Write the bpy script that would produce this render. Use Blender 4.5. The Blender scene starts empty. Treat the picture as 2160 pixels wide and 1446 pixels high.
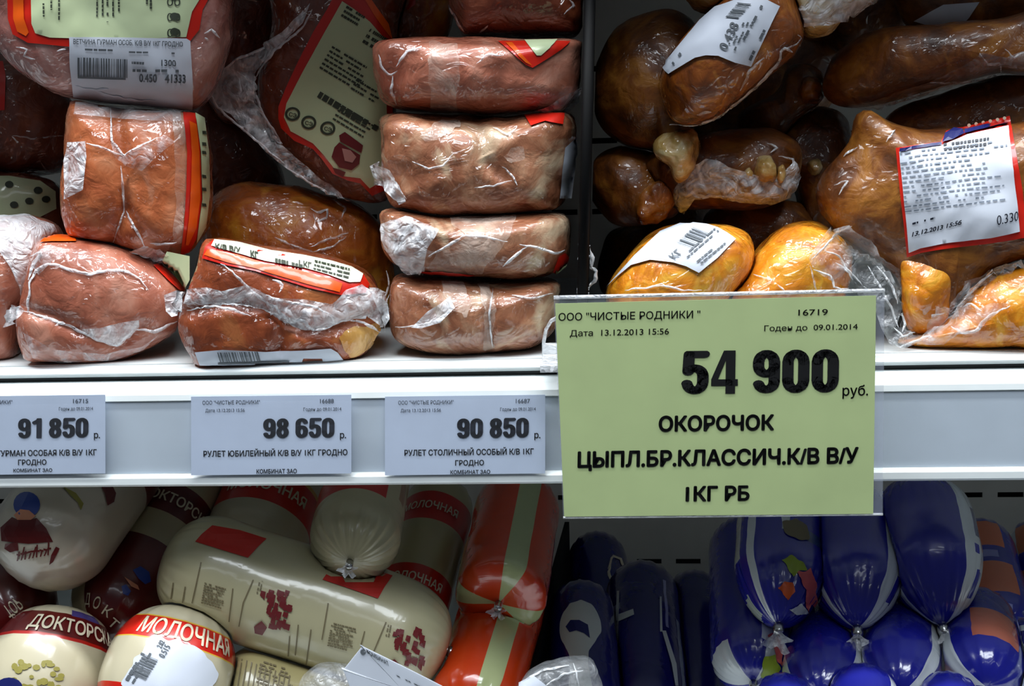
import bpy, math, random
from mathutils import Vector, noise
from mathutils.bvhtree import BVHTree
from mathutils.geometry import delaunay_2d_cdt
random.seed(7)
SC = bpy.context.scene
COL = SC.collection

# ------------------------------------------------------------------ camera, world, lights, exposure
FPX = 2425.0
CAM = Vector((0.04, -0.55, 0.097))
_p, _y, _r = math.radians(9.0), math.radians(4.2), math.radians(1.6)
FWD = Vector((-math.sin(_y) * math.cos(_p), math.cos(_y) * math.cos(_p), -math.sin(_p)))
_r0 = Vector((math.cos(_y), math.sin(_y), 0))
_u0 = _r0.cross(FWD)
RIGHT = _r0 * math.cos(_r) - _u0 * math.sin(_r)
UP = _u0 * math.cos(_r) + _r0 * math.sin(_r)
cd = bpy.data.cameras.new('camera')
cam = bpy.data.objects.new('camera', cd)
COL.objects.link(cam)
from mathutils import Matrix
m = Matrix((RIGHT, UP, -FWD)).transposed().to_4x4()
m.translation = CAM
cam.matrix_world = m
cd.sensor_fit = 'HORIZONTAL'
cd.sensor_width = 36.0
cd.lens = FPX / 2160.0 * 36.0
cd.clip_start = 0.01
SC.camera = cam
SC.view_settings.view_transform = 'Standard'
SC.view_settings.look = 'None'
SC.view_settings.exposure = 0.0
SC.view_settings.gamma = 1.0
SC.cycles.use_denoising = True
SC.cycles.max_bounces = 8
SC.cycles.transparent_max_bounces = 16
SC.cycles.caustics_reflective = False
SC.cycles.caustics_refractive = False

w = bpy.data.worlds.new('shop')
SC.world = w
w.use_nodes = True
w.node_tree.nodes['Background'].inputs[0].default_value = (0.75, 0.85, 1.0, 1)
w.node_tree.nodes['Background'].inputs[1].default_value = 0.06


def area(name, loc, target, sx, sy, power, col):
    l = bpy.data.lights.new(name, 'AREA')
    l.shape = 'RECTANGLE'
    l.size, l.size_y = sx, sy
    l.energy = power
    l.color = col
    o = bpy.data.objects.new(name, l)
    COL.objects.link(o)
    o.location = loc
    o.rotation_euler = (Vector(target) - Vector(loc)).to_track_quat('-Z', 'Y').to_euler()
    return o


# fluorescent tube under the canopy of the cooler, then the ceiling row of the shop
area('canopy_tube_light', (0.0, -0.14, 0.85), (0, 0.0, 0.0), 1.5, 0.05, 15.0, (0.94, 0.98, 1.0))
area('ceiling_row_light', (-0.3, -0.85, 1.75), (0, 0, 0), 2.4, 0.45, 50.0, (0.86, 0.93, 1.0))
area('ceiling_row_light', (0.6, -2.8, 2.0), (0, 0, 0), 2.4, 0.25, 5.0, (0.86, 0.93, 1.0))  # weak far row, added for fill and for reflections


# ------------------------------------------------------------------ pixel helpers
def ray(px, py):
    return (FWD + RIGHT * ((px - 1080) / FPX) - UP * ((py - 723) / FPX)).normalized()


def P(px, py, Y):
    d = ray(px, py)
    return CAM + d * ((Y - CAM.y) / d.y)


def proj(p):
    v = p - CAM
    z = v.dot(FWD)
    return (1080 + FPX * v.dot(RIGHT) / z, 723 - FPX * v.dot(UP) / z)


def smooth_closed(pts, n):
    k = len(pts)
    dense = []
    for i in range(k):
        p0, p1, p2, p3 = (Vector(pts[(i + j - 1) % k]) for j in range(4))
        for s in range(12):
            t = s / 12
            dense.append(0.5 * ((2 * p1) + (p2 - p0) * t + (2 * p0 - 5 * p1 + 4 * p2 - p3) * t * t + (3 * p1 - p0 - 3 * p2 + p3) * t ** 3))
    return resample(dense, n, True)


def resample(pts, n, closed):
    q = pts + [pts[0]] if closed else pts
    d = [0.0]
    for a, b in zip(q, q[1:]):
        d.append(d[-1] + (b - a).length)
    out, j = [], 0
    m_ = n if closed else n - 1
    for i in range(n):
        s = d[-1] * i / m_
        while j < len(d) - 2 and d[j + 1] < s:
            j += 1
        f = (s - d[j]) / max(1e-9, d[j + 1] - d[j])
        out.append(q[j].lerp(q[j + 1], min(1, f)))
    return out


# ------------------------------------------------------------------ materials
def lin(c):
    return tuple((v / 255 / 12.92 if v / 255 <= 0.04045 else ((v / 255 + 0.055) / 1.055) ** 2.4) for v in c) + (1.0,)


def new_mat(name):
    mt = bpy.data.materials.new(name)
    mt.use_nodes = True
    nt = mt.node_tree
    return mt, nt, nt.nodes['Principled BSDF']


def plain(name, c, rough=0.5, metal=0.0, coat=0.0, spec=0.5):
    mt, nt, b = new_mat(name)
    b.inputs['Base Color'].default_value = lin(c)
    b.inputs['Roughness'].default_value = rough
    b.inputs['Metallic'].default_value = metal
    b.inputs['Coat Weight'].default_value = coat
    b.inputs['Coat Roughness'].default_value = 0.08
    b.inputs['Specular IOR Level'].default_value = spec
    # slight unevenness so that no surface is perfectly flat in colour
    tc = nt.nodes.new('ShaderNodeTexCoord')
    nz = nt.nodes.new('ShaderNodeTexNoise')
    nz.inputs['Scale'].default_value = 35
    nz.inputs['Detail'].default_value = 4
    nt.links.new(tc.outputs['Object'], nz.inputs['Vector'])
    mx = nt.nodes.new('ShaderNodeMix')
    mx.data_type = 'RGBA'
    mx.inputs['A'].default_value = lin(c)
    mx.inputs['B'].default_value = lin(tuple(v * 0.9 for v in c))
    nt.links.new(nz.outputs['Fac'], mx.inputs['Factor'])
    nt.links.new(mx.outputs['Result'], b.inputs['Base Color'])
    return mt


def crinkle(nt, tc, strength, scale, dist=0.002):
    """bump made of sharp creases, like shrink film"""
    vo = nt.nodes.new('ShaderNodeTexVoronoi')
    vo.feature = 'DISTANCE_TO_EDGE'
    vo.inputs['Scale'].default_value = scale
    nz = nt.nodes.new('ShaderNodeTexNoise')
    nz.inputs['Scale'].default_value = scale * 0.7
    nz.inputs['Detail'].default_value = 3
    nz.inputs['Distortion'].default_value = 1.2
    nt.links.new(tc.outputs['Object'], nz.inputs['Vector'])
    va = nt.nodes.new('ShaderNodeVectorMath')
    va.operation = 'MULTIPLY_ADD'
    va.inputs[1].default_value = (0.022,) * 3
    nt.links.new(nz.outputs['Color'], va.inputs[0])
    nt.links.new(tc.outputs['Object'], va.inputs[2])
    nt.links.new(va.outputs[0], vo.inputs['Vector'])
    rg = nt.nodes.new('ShaderNodeTexNoise')
    rg.noise_type = 'RIDGED_MULTIFRACTAL'
    rg.inputs['Scale'].default_value = scale * 0.42
    rg.inputs['Detail'].default_value = 3
    rg.inputs['Distortion'].default_value = 0.8
    nt.links.new(tc.outputs['Object'], rg.inputs['Vector'])
    a0 = nt.nodes.new('ShaderNodeMath')
    a0.operation = 'MULTIPLY_ADD'
    a0.inputs[1].default_value = 0.8
    nt.links.new(rg.outputs['Fac'], a0.inputs[0])
    nt.links.new(nz.outputs['Fac'], a0.inputs[2])
    ad = nt.nodes.new('ShaderNodeMath')
    ad.operation = 'MULTIPLY_ADD'
    ad.inputs[1].default_value = 0.55
    nt.links.new(a0.outputs[0], ad.inputs[0])
    nt.links.new(vo.outputs['Distance'], ad.inputs[2])
    bp = nt.nodes.new('ShaderNodeBump')
    bp.inputs['Strength'].default_value = strength
    bp.inputs['Distance'].default_value = dist
    nt.links.new(ad.outputs[0], bp.inputs['Height'])
    return bp


def meat(name, cols, scale=28.0, coat=1.0, cr=0.9, crs=70.0, dist=1.0, pale=None):
    """cooked meat seen through tight clear film: mottled colour below, creased glossy coat above"""
    mt, nt, b = new_mat(name)
    tc = nt.nodes.new('ShaderNodeTexCoord')
    nz = nt.nodes.new('ShaderNodeTexNoise')
    nz.inputs['Scale'].default_value = scale
    nz.inputs['Detail'].default_value = 6
    nz.inputs['Roughness'].default_value = 0.6
    nz.inputs['Distortion'].default_value = dist
    nt.links.new(tc.outputs['Object'], nz.inputs['Vector'])
    cr_ = nt.nodes.new('ShaderNodeValToRGB')
    e = cr_.color_ramp.elements
    n = len(cols)
    for i, c in enumerate(cols):
        pos = 0.30 + 0.40 * i / (n - 1)
        el = e[i] if i < 2 else e.new(pos)
        el.position = pos
        el.color = lin(c)
    nt.links.new(nz.outputs['Fac'], cr_.inputs['Fac'])
    colr = cr_.outputs['Color']
    if pale:
        n3 = nt.nodes.new('ShaderNodeTexNoise')
        n3.inputs['Scale'].default_value = pale[1]
        n3.inputs['Detail'].default_value = 5
        n3.inputs['Distortion'].default_value = 1.5
        nt.links.new(tc.outputs['Object'], n3.inputs['Vector'])
        m3 = nt.nodes.new('ShaderNodeMapRange')
        m3.inputs['From Min'].default_value = pale[2]
        m3.inputs['From Max'].default_value = pale[2] + 0.14
        nt.links.new(n3.outputs['Fac'], m3.inputs['Value'])
        x3 = nt.nodes.new('ShaderNodeMix')
        x3.data_type = 'RGBA'
        x3.inputs['B'].default_value = lin(pale[0])
        nt.links.new(m3.outputs['Result'], x3.inputs['Factor'])
        nt.links.new(colr, x3.inputs['A'])
        colr = x3.outputs['Result']
    nt.links.new(colr, b.inputs['Base Color'])
    b.inputs['Roughness'].default_value = 0.45
    b.inputs['Subsurface Weight'].default_value = 0.0
    b.inputs['Coat Weight'].default_value = coat
    b.inputs['Coat Roughness'].default_value = 0.07
    b.inputs['Coat IOR'].default_value = 1.55
    bp = crinkle(nt, tc, cr, crs, 0.0035)
    nt.links.new(bp.outputs['Normal'], b.inputs['Coat Normal'])
    nz2 = nt.nodes.new('ShaderNodeTexNoise')
    nz2.inputs['Scale'].default_value = 110
    nz2.inputs['Detail'].default_value = 5
    nz2.inputs['Distortion'].default_value = 0.6
    nt.links.new(tc.outputs['Object'], nz2.inputs['Vector'])
    b2 = nt.nodes.new('ShaderNodeBump')
    b2.inputs['Strength'].default_value = 0.6
    b2.inputs['Distance'].default_value = 0.002
    nt.links.new(nz2.outputs['Fac'], b2.inputs['Height'])
    nt.links.new(b2.outputs['Normal'], b.inputs['Normal'])
    return mt


def film_mat(name, lo, hi, scale=70.0, col=(0.9, 0.92, 0.95, 1), bump=0.9):
    mt, nt, b = new_mat(name)
    tc = nt.nodes.new('ShaderNodeTexCoord')
    nz = nt.nodes.new('ShaderNodeTexNoise')
    nz.inputs['Scale'].default_value = scale
    nz.inputs['Detail'].default_value = 4
    nz.inputs['Distortion'].default_value = 2.0
    nt.links.new(tc.outputs['Object'], nz.inputs['Vector'])
    mr = nt.nodes.new('ShaderNodeMapRange')
    mr.inputs['From Min'].default_value = 0.38
    mr.inputs['From Max'].default_value = 0.68
    mr.inputs['To Min'].default_value = lo
    mr.inputs['To Max'].default_value = hi
    nt.links.new(nz.outputs['Fac'], mr.inputs['Value'])
    b.inputs['Base Color'].default_value = col
    b.inputs['Roughness'].default_value = 0.12
    b.inputs['Specular IOR Level'].default_value = 0.9
    bp = crinkle(nt, tc, bump, 90.0, 0.003)
    nt.links.new(bp.outputs['Normal'], b.inputs['Normal'])
    tr = nt.nodes.new('ShaderNodeBsdfTransparent')
    mx = nt.nodes.new('ShaderNodeMixShader')
    nt.links.new(mr.outputs['Result'], mx.inputs['Fac'])
    nt.links.new(tr.outputs[0], mx.inputs[1])
    nt.links.new(b.outputs[0], mx.inputs[2])
    nt.links.new(mx.outputs[0], nt.nodes['Material Output'].inputs['Surface'])
    return mt


def casing(name, base, zones, rough=0.3, bump=0.35, coat=0.6, wob=0.0):
    """printed sausage casing: zones (u0,u1,v0,v1,colour) over the UV map (u round the girth, 0 = printed front; v along)"""
    mt, nt, b = new_mat(name)
    N, L = nt.nodes, nt.links
    tc = N.new('ShaderNodeTexCoord')
    sp = N.new('ShaderNodeSeparateXYZ')
    L.new(tc.outputs['UV'], sp.inputs[0])
    nz = N.new('ShaderNodeTexNoise')
    nz.inputs['Scale'].default_value = 45
    nz.inputs['Detail'].default_value = 2
    L.new(tc.outputs['Object'], nz.inputs['Vector'])

    def math_(op, a, bb):
        n_ = N.new('ShaderNodeMath')
        n_.operation = op
        for i, x in enumerate((a, bb)):
            if isinstance(x, (int, float)):
                n_.inputs[i].default_value = x
            else:
                L.new(x, n_.inputs[i])
        return n_.outputs[0]
    off = math_('MULTIPLY', math_('SUBTRACT', nz.outputs['Fac'], 0.5), wob)
    u = math_('ADD', sp.outputs[0], off)
    v = math_('ADD', sp.outputs[1], off)
    nz0 = N.new('ShaderNodeTexNoise')
    nz0.inputs['Scale'].default_value = 25
    L.new(tc.outputs['Object'], nz0.inputs['Vector'])
    mx0 = N.new('ShaderNodeMix')
    mx0.data_type = 'RGBA'
    mx0.inputs['A'].default_value = lin(base)
    mx0.inputs['B'].default_value = lin(tuple(x * 0.86 for x in base))
    L.new(nz0.outputs['Fac'], mx0.inputs['Factor'])
    cur = mx0.outputs['Result']
    for (u0, u1, v0, v1, c) in zones:
        # u is stored shifted by +0.5
        a = math_('COMPARE', u, (u0 + u1) / 2 + 0.5)
        a.node.inputs[2].default_value = (u1 - u0) / 2
        c_ = math_('COMPARE', v, (v0 + v1) / 2)
        c_.node.inputs[2].default_value = (v1 - v0) / 2
        f = math_('MULTIPLY', a, c_)
        mx = N.new('ShaderNodeMix')
        mx.data_type = 'RGBA'
        L.new(f, mx.inputs['Factor'])
        L.new(cur, mx.inputs['A'])
        mx.inputs['B'].default_value = lin(c)
        cur = mx.outputs['Result']
    L.new(cur, b.inputs['Base Color'])
    b.inputs['Roughness'].default_value = rough
    b.inputs['Coat Weight'].default_value = coat
    b.inputs['Coat Roughness'].default_value = 0.1
    bp = crinkle(nt, tc, bump, 45.0)
    L.new(bp.outputs['Normal'], b.inputs['Coat Normal'])
    return mt


M = {}
M['ink'] = plain('black_ink', (18, 18, 20), 0.5)
M['ink_grey'] = plain('grey_ink', (92, 98, 104), 0.6)
M['ink_faint'] = plain('faint_ink', (128, 138, 152), 0.6)
M['ink_navy'] = plain('navy_ink', (14, 20, 38), 0.5)
M['ink_dark'] = plain('dark_green_ink', (52, 60, 44), 0.6)
M['green_paper'] = plain('green_paper', (192, 210, 150), 0.55)
M['white_paper'] = plain('white_paper', (216, 222, 234), 0.5)
M['ticket_paper'] = plain('ticket_paper', (200, 213, 235), 0.45)
M['label_green'] = plain('pale_green_label', (208, 222, 176), 0.35, coat=0.5)
M['label_cream'] = plain('cream_label', (232, 236, 214), 0.35, coat=0.5)
M['label_red'] = plain('red_label_border', (214, 36, 20), 0.3, coat=0.6)
M['label_orange'] = plain('orange_label_stripe', (236, 92, 14), 0.3, coat=0.6)
M['emblem_red'] = plain('dark_red_emblem', (112, 30, 34), 0.4)
M['emblem_pink'] = plain('pink_emblem', (196, 140, 132), 0.4)
M['blue_print'] = plain('blue_print', (34, 62, 150), 0.4)
M['navy_print'] = plain('navy_print', (24, 30, 96), 0.4)
M['skin_print'] = plain('salmon_print', (214, 140, 104), 0.4)
M['maroon_print'] = plain('maroon_print', (92, 18, 16), 0.35)
M['red_print'] = plain('red_print', (200, 30, 18), 0.35)
M['cream_print'] = plain('cream_print', (226, 214, 186), 0.4)
M['brown_print'] = plain('brown_print', (120, 108, 78), 0.5)
M['olive_print'] = plain('olive_print', (150, 140, 62), 0.5)
M['steel'] = plain('zinc_clip', (190, 190, 190), 0.25, 1.0)
M['enamel'] = plain('white_enamel', (226, 232, 232), 0.35)
M['rail_grey'] = plain('grey_rail_insert', (196, 208, 220), 0.4)
M['gap'] = plain('dark_joint', (12, 14, 16), 0.6)
M['panel'] = plain('grey_back_panel', (208, 203, 194), 0.55)
M['slot_dark'] = plain('slot_shadow_box', (10, 10, 10), 0.8)
M['black_plastic'] = plain('black_plastic', (6, 6, 7), 0.6, spec=0.1)
M['film'] = film_mat('clear_film', 0.05, 0.42)
M['film_thick'] = film_mat('gathered_film', 0.26, 0.85, 85.0)
M['film_white'] = film_mat('folded_white_film', 0.45, 0.92, 60.0)
M['film_grey'] = film_mat('grey_film', 0.16, 0.5, 40.0, (0.62, 0.64, 0.66, 1))
M['acrylic'] = film_mat('clear_acrylic', 0.16, 0.2, 5.0, (0.55, 0.6, 0.72, 1), 0.0)
M['rail_cover'] = film_mat('clear_rail_cover', 0.012, 0.02, 8.0, (0.9, 0.94, 1.0, 1), 0.02)

M['ham_pink'] = meat('pink_ham', [(128, 70, 60), (172, 114, 104), (204, 160, 150)], 24, pale=((206, 172, 164), 16, 0.56))
M['ham_bright'] = meat('smoked_ham', [(140, 58, 24), (184, 100, 56), (206, 138, 98)], 26, pale=((206, 164, 138), 14, 0.56))
M['ham_rosy'] = meat('rosy_ham', [(134, 62, 40), (174, 104, 80), (200, 146, 124)], 22, pale=((208, 160, 140), 13, 0.57))
M['ham_brown'] = meat('brown_smoked_roll', [(104, 42, 16), (156, 74, 36), (192, 120, 66)], 24, pale=((204, 146, 90), 18, 0.60))
M['ham_marble'] = meat('marbled_roll', [(112, 58, 34), (156, 100, 70), (190, 146, 114)], 34, dist=2.0, pale=((208, 184, 152), 24, 0.52))
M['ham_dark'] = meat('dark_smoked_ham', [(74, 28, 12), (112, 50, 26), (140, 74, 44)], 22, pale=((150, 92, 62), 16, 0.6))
M['roast'] = meat('roasted_skin', [(96, 36, 6), (168, 84, 18), (214, 144, 44)], 30, pale=((206, 138, 44), 20, 0.58))
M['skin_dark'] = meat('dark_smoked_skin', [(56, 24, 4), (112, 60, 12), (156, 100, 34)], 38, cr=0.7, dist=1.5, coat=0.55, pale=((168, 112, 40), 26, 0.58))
M['skin_gold'] = meat('golden_smoked_skin', [(170, 78, 4), (216, 132, 14), (238, 180, 60)], 46, cr=0.9, dist=1.4, pale=((240, 190, 80), 30, 0.58))
M['skin_amber'] = meat('amber_smoked_skin', [(74, 32, 6), (138, 70, 14), (186, 116, 40)], 44, cr=0.8, dist=1.6, pale=((196, 132, 54), 30, 0.58))
M['bone_end'] = meat('pale_bone_end', [(150, 104, 40), (196, 160, 90), (226, 208, 160)], 80)
M['fat_gold'] = meat('golden_fat', [(160, 88, 24), (196, 132, 52), (220, 172, 96)], 34)
M['fat'] = film_mat('milky_film_over_fat', 0.12, 0.62, 32.0, (0.78, 0.64, 0.54, 1), 0.5)
M['white_print'] = plain('white_print', (206, 210, 206), 0.35)
M['pink_print'] = plain('pink_print', (210, 92, 92), 0.35)
M['lime_print'] = plain('lime_print', (146, 166, 40), 0.35)
M['orange_print'] = plain('orange_print', (220, 88, 24), 0.35)

# ------------------------------------------------------------------ object helpers
BODIES = []


def link(name, verts, faces, mat, parent=None, origin=None, smooth=True, uvs=None):
    o_ = Vector(origin) if origin is not None else Vector((0, 0, 0))
    me = bpy.data.meshes.new(name)
    me.from_pydata([tuple(Vector(v) - o_) for v in verts], [], faces)
    if smooth:
        me.polygons.foreach_set('use_smooth', [True] * len(me.polygons))
    if uvs:
        ul = me.uv_layers.new(name='UVMap')
        for poly in me.polygons:
            for li in poly.loop_indices:
                ul.data[li].uv = uvs[poly.index][li - poly.loop_start]
    for mm in (mat if isinstance(mat, (list, tuple)) else [mat]):
        me.materials.append(M[mm] if isinstance(mm, str) else mm)
    me.update()
    ob = bpy.data.objects.new(name, me)
    COL.objects.link(ob)
    if parent is not None:
        ob.parent = parent
    elif origin is not None:
        ob.location = o_
    return ob


def tag(o, label, cat, group=None, kind=None):
    o['label'] = label
    o['category'] = cat
    if group:
        o['group'] = group
    if kind:
        o['kind'] = kind


class Thing:
    def __init__(s, name, label, cat, base, group=None):
        s.root = bpy.data.objects.new(name, None)
        s.root.empty_display_size = 0.02
        COL.objects.link(s.root)
        s.o = Vector(base)
        s.root.location = s.o
        tag(s.root, label, cat, group)
        s.bvh = None

    def add(s, name, verts, faces, mat, parent=None, smooth=True, uvs=None):
        return link(name, verts, faces, mat, parent or s.root, s.o, smooth, uvs)


def push_out(verts, pad=0.0006, skip=None):
    lo = Vector((min(v.x for v in verts), min(v.y for v in verts), min(v.z for v in verts)))
    hi = Vector((max(v.x for v in verts), max(v.y for v in verts), max(v.z for v in verts)))
    for (blo, bhi, bvh) in BODIES:
        if bvh is skip:
            continue
        if any(lo[k] > bhi[k] or hi[k] < blo[k] for k in range(3)):
            continue
        for i, v in enumerate(verts):
            if any(v[k] < blo[k] - pad or v[k] > bhi[k] + pad for k in range(3)):
                continue
            q, n, idx, d = bvh.find_nearest(v)
            if q is not None and ((v - q).dot(n) < 0 or d < pad):
                verts[i] = q + n * pad
    return verts


def register(verts, faces):
    lo = Vector((min(v.x for v in verts), min(v.y for v in verts), min(v.z for v in verts)))
    hi = Vector((max(v.x for v in verts), max(v.y for v in verts), max(v.z for v in verts)))
    bvh = BVHTree.FromPolygons([tuple(v) for v in verts], faces)
    BODIES.append((lo, hi, bvh))
    return bvh


def seg_dist(x, y, line):
    best = 1e9
    for (ax, ay), (bx, by) in zip(line, line[1:]):
        dx, dy = bx - ax, by - ay
        t = max(0, min(1, ((x - ax) * dx + (y - ay) * dy) / max(1e-9, dx * dx + dy * dy)))
        best = min(best, math.hypot(x - ax - t * dx, y - ay - t * dy))
    return best


def body(name, label, cat, outline, Y, tf, tb, mat, n=2.8, lump=0.002, freq=38.0, grooves=(), floor=None, group=None,
         part='meat', lean=0.0, yaw=0.6, NR=110, KF=22, KB=12, push=True, host=None):
    """closed soft body: the outline is its widest section at depth Y, bulging TF towards the aisle and TB to the back"""
    pts = smooth_closed(outline, NR)
    cx = sum(p.x for p in pts) / NR
    cy = sum(p.y for p in pts) / NR
    c = P(cx, cy, Y)
    to = CAM - c
    nrm = Vector((to.x * yaw, to.y, 0)).normalized()
    nrm = (nrm + Vector((0, 0, lean))).normalized()

    def on_plane(px, py):
        d = ray(px, py)
        return CAM + d * ((c - CAM).dot(nrm) / d.dot(nrm))
    rim = [on_plane(p.x, p.y) for p in pts]
    verts, rings = [], []

    def ring(s, off):
        st = len(verts)
        for r in rim:
            verts.append(c + (r - c) * s + nrm * off)
        rings.append(st)
    for k in range(KB - 1, 0, -1):
        a = k / KB * math.pi / 2
        ring(math.cos(a) ** (2 / n), -tb * math.sin(a) ** (2 / n))
    ring(1.0, 0.0)
    for k in range(1, KF):
        a = k / KF * math.pi / 2
        ring(math.cos(a) ** (2 / n), tf * math.sin(a) ** (2 / n))
    ib = len(verts)
    verts.append(c - nrm * tb)
    it = len(verts)
    verts.append(c + nrm * tf)
    faces = []
    for a, b_ in zip(rings, rings[1:]):
        for i in range(NR):
            j = (i + 1) % NR
            faces.append((a + i, a + j, b_ + j, b_ + i))
    for i in range(NR):
        j = (i + 1) % NR
        faces.append((rings[0] + j, rings[0] + i, ib))
        faces.append((rings[-1] + i, rings[-1] + j, it))
    # orientation: make faces point outwards
    f0 = faces[-1]
    nn = (verts[f0[1]] - verts[f0[0]]).cross(verts[f0[2]] - verts[f0[0]])
    if nn.dot(nrm) < 0:
        faces = [tuple(reversed(f)) for f in faces]
    seed = Vector((Y * 91.7, cx * 0.013, cy * 0.017))
    out = []
    for v in verts:
        d = (v - c)
        dn = d.normalized() if d.length > 1e-6 else nrm
        q = v * freq + seed
        h = noise.noise(q) + 0.5 * noise.noise(q * 2.1) + 0.22 * noise.noise(q * 4.3)
        v2 = v + dn * (h * lump)
        if grooves and (v - c).dot(nrm) > -0.2 * tb:
            x, y = proj(v)
            for line, wd, dep in grooves:
                dd = seg_dist(x, y, line)
                if dd < wd * 3:
                    v2 = v2 - nrm * (dep * math.exp(-(dd / wd) ** 2))
        if floor is not None and v2.z < floor:
            v2.z = floor + 0.0003
        out.append(v2)
    if push:
        for _ in range(4):
            out = push_out(out, 0.001)
    if host is not None:
        out = push_out(out, 0.0006, host.bvh)
        return host.add(part, out, faces, mat)
    zmin = min(v.z for v in out)
    t = Thing(name, label, cat, (c.x, c.y, zmin), group)
    t.bvh = register(out, faces)
    t.Y = Y
    t.mesh = t.add(part, out, faces, mat)
    t.pts = pts
    return t


def knob(t, part, outline, Y, tf, mat='bone_end', lump=0.0022, freq=95.0, n=2.2):
    """rounded joint or bone end growing out of a leg"""
    return body('', '', '', outline, Y, tf, 0.012, mat, n=n, lump=lump, freq=freq, part=part, NR=60, KF=12, KB=6, push=False, host=t)


def surf(t, px, py, Y=None):
    """point on the thing's surface seen at px,py, else the point of depth Y"""
    d = ray(px, py)
    if t is not None and t.bvh is not None:
        h, n_, i, dist = t.bvh.ray_cast(CAM, d)
        if h is not None:
            return h, n_, True
    Yv = Y if Y is not None else t.Y
    q = P(px, py, Yv)
    if t is not None and t.bvh is not None and Y is None:
        h, n_, i, dist = t.bvh.find_nearest(q)
        if h is not None and dist < 0.012:
            # slide along the line of sight so that the sheet stays tangent to the body
            return q, -d, False
    return q, -d, False


def lift(h, n_, px, py, off):
    d = ray(px, py)
    k = (n_ - d).normalized()
    return h + k * off


def cdt(poly, step):
    xs = [p[0] for p in poly]
    ys = [p[1] for p in poly]
    pts = [Vector((p[0], p[1])) for p in poly]
    # boundary subdivision
    bd = []
    k = len(pts)
    for i in range(k):
        a, b_ = pts[i], pts[(i + 1) % k]
        m_ = max(1, int((b_ - a).length / step))
        for j in range(m_):
            bd.append(a.lerp(b_, j / m_))
    allp = list(bd)

    def inside(x, y):
        r = False
        for i in range(k):
            a, b_ = pts[i], pts[(i + 1) % k]
            if (a.y > y) != (b_.y > y) and x < (b_.x - a.x) * (y - a.y) / (b_.y - a.y) + a.x:
                r = not r
        return r
    y = min(ys) + step / 2
    row = 0
    while y < max(ys):
        x = min(xs) + step / 2 + (row % 2) * step / 2
        while x < max(xs):
            if inside(x, y) and min((Vector((x, y)) - q).length for q in bd) > step * 0.45:
                allp.append(Vector((x, y)))
            x += step
        y += step
        row += 1
    nb = len(bd)
    v, e, f, *_ = delaunay_2d_cdt(allp, [], [list(range(nb))], 1, 1e-4)
    return v, [list(x) for x in f]


def orient(verts, faces):
    out = []
    for f in faces:
        a, b_, c_ = verts[f[0]], verts[f[1]], verts[f[2]]
        n_ = (b_ - a).cross(c_ - a)
        out.append(tuple(f) if n_.dot(CAM - a) > 0 else tuple(reversed(f)))
    return out


def sheet(t, poly, mat, off, name, parent=None, step=12.0, Y=None, crk=0.0, smooth=True, curved=False, ragged=9.0):
    """thin sheet lying on the thing (or hanging at depth Y where there is nothing under it)"""
    if curved:
        poly = [(x + ragged * noise.noise(Vector((x * 0.05, y * 0.05, 1.0))), y + ragged * noise.noise(Vector((x * 0.05, y * 0.05, 7.0)))) for x, y in
                (tuple(q) for q in resample([Vector(p) for p in poly], len(poly) * 4, True))]
        poly = [tuple(p) for p in smooth_closed(poly, max(24, len(poly) * 6))]
    v2, f = cdt(poly, step)
    vs = []
    for p in v2:
        h, n_, ok = surf(t, p.x, p.y, Y)
        o_ = off
        if crk:
            q = Vector((p.x * 0.03, p.y * 0.03, off * 100))
            o_ += crk * (noise.noise(q) + 0.6 * noise.noise(q * 2.7) + 0.7)
        vs.append(lift(h, n_, p.x, p.y, o_))
    if t is not None and t.bvh is not None:
        vs = push_out(vs, 0.0004, t.bvh)
    return t.add(name, vs, orient(vs, f), mat, parent, smooth)


_TX = {}


def text_mesh(s, bold=0.0, sp=1.0):
    key = (s, bold, sp)
    if key in _TX:
        return _TX[key]
    cu = bpy.data.curves.new('lettering', 'FONT')
    cu.body = s
    cu.offset = bold
    cu.space_character = sp
    cu.resolution_u = 4
    ob = bpy.data.objects.new('lettering', cu)
    COL.objects.link(ob)
    dg = bpy.context.evaluated_depsgraph_get()
    dg.update()
    me = ob.evaluated_get(dg).to_mesh()
    vs = [(v.co.x, v.co.y) for v in me.vertices]
    fs = [tuple(p.vertices) for p in me.polygons]
    ob.evaluated_get(dg).to_mesh_clear()
    bpy.data.objects.remove(ob)
    bpy.data.curves.remove(cu)
    _TX[key] = (vs, fs)
    return vs, fs


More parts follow.
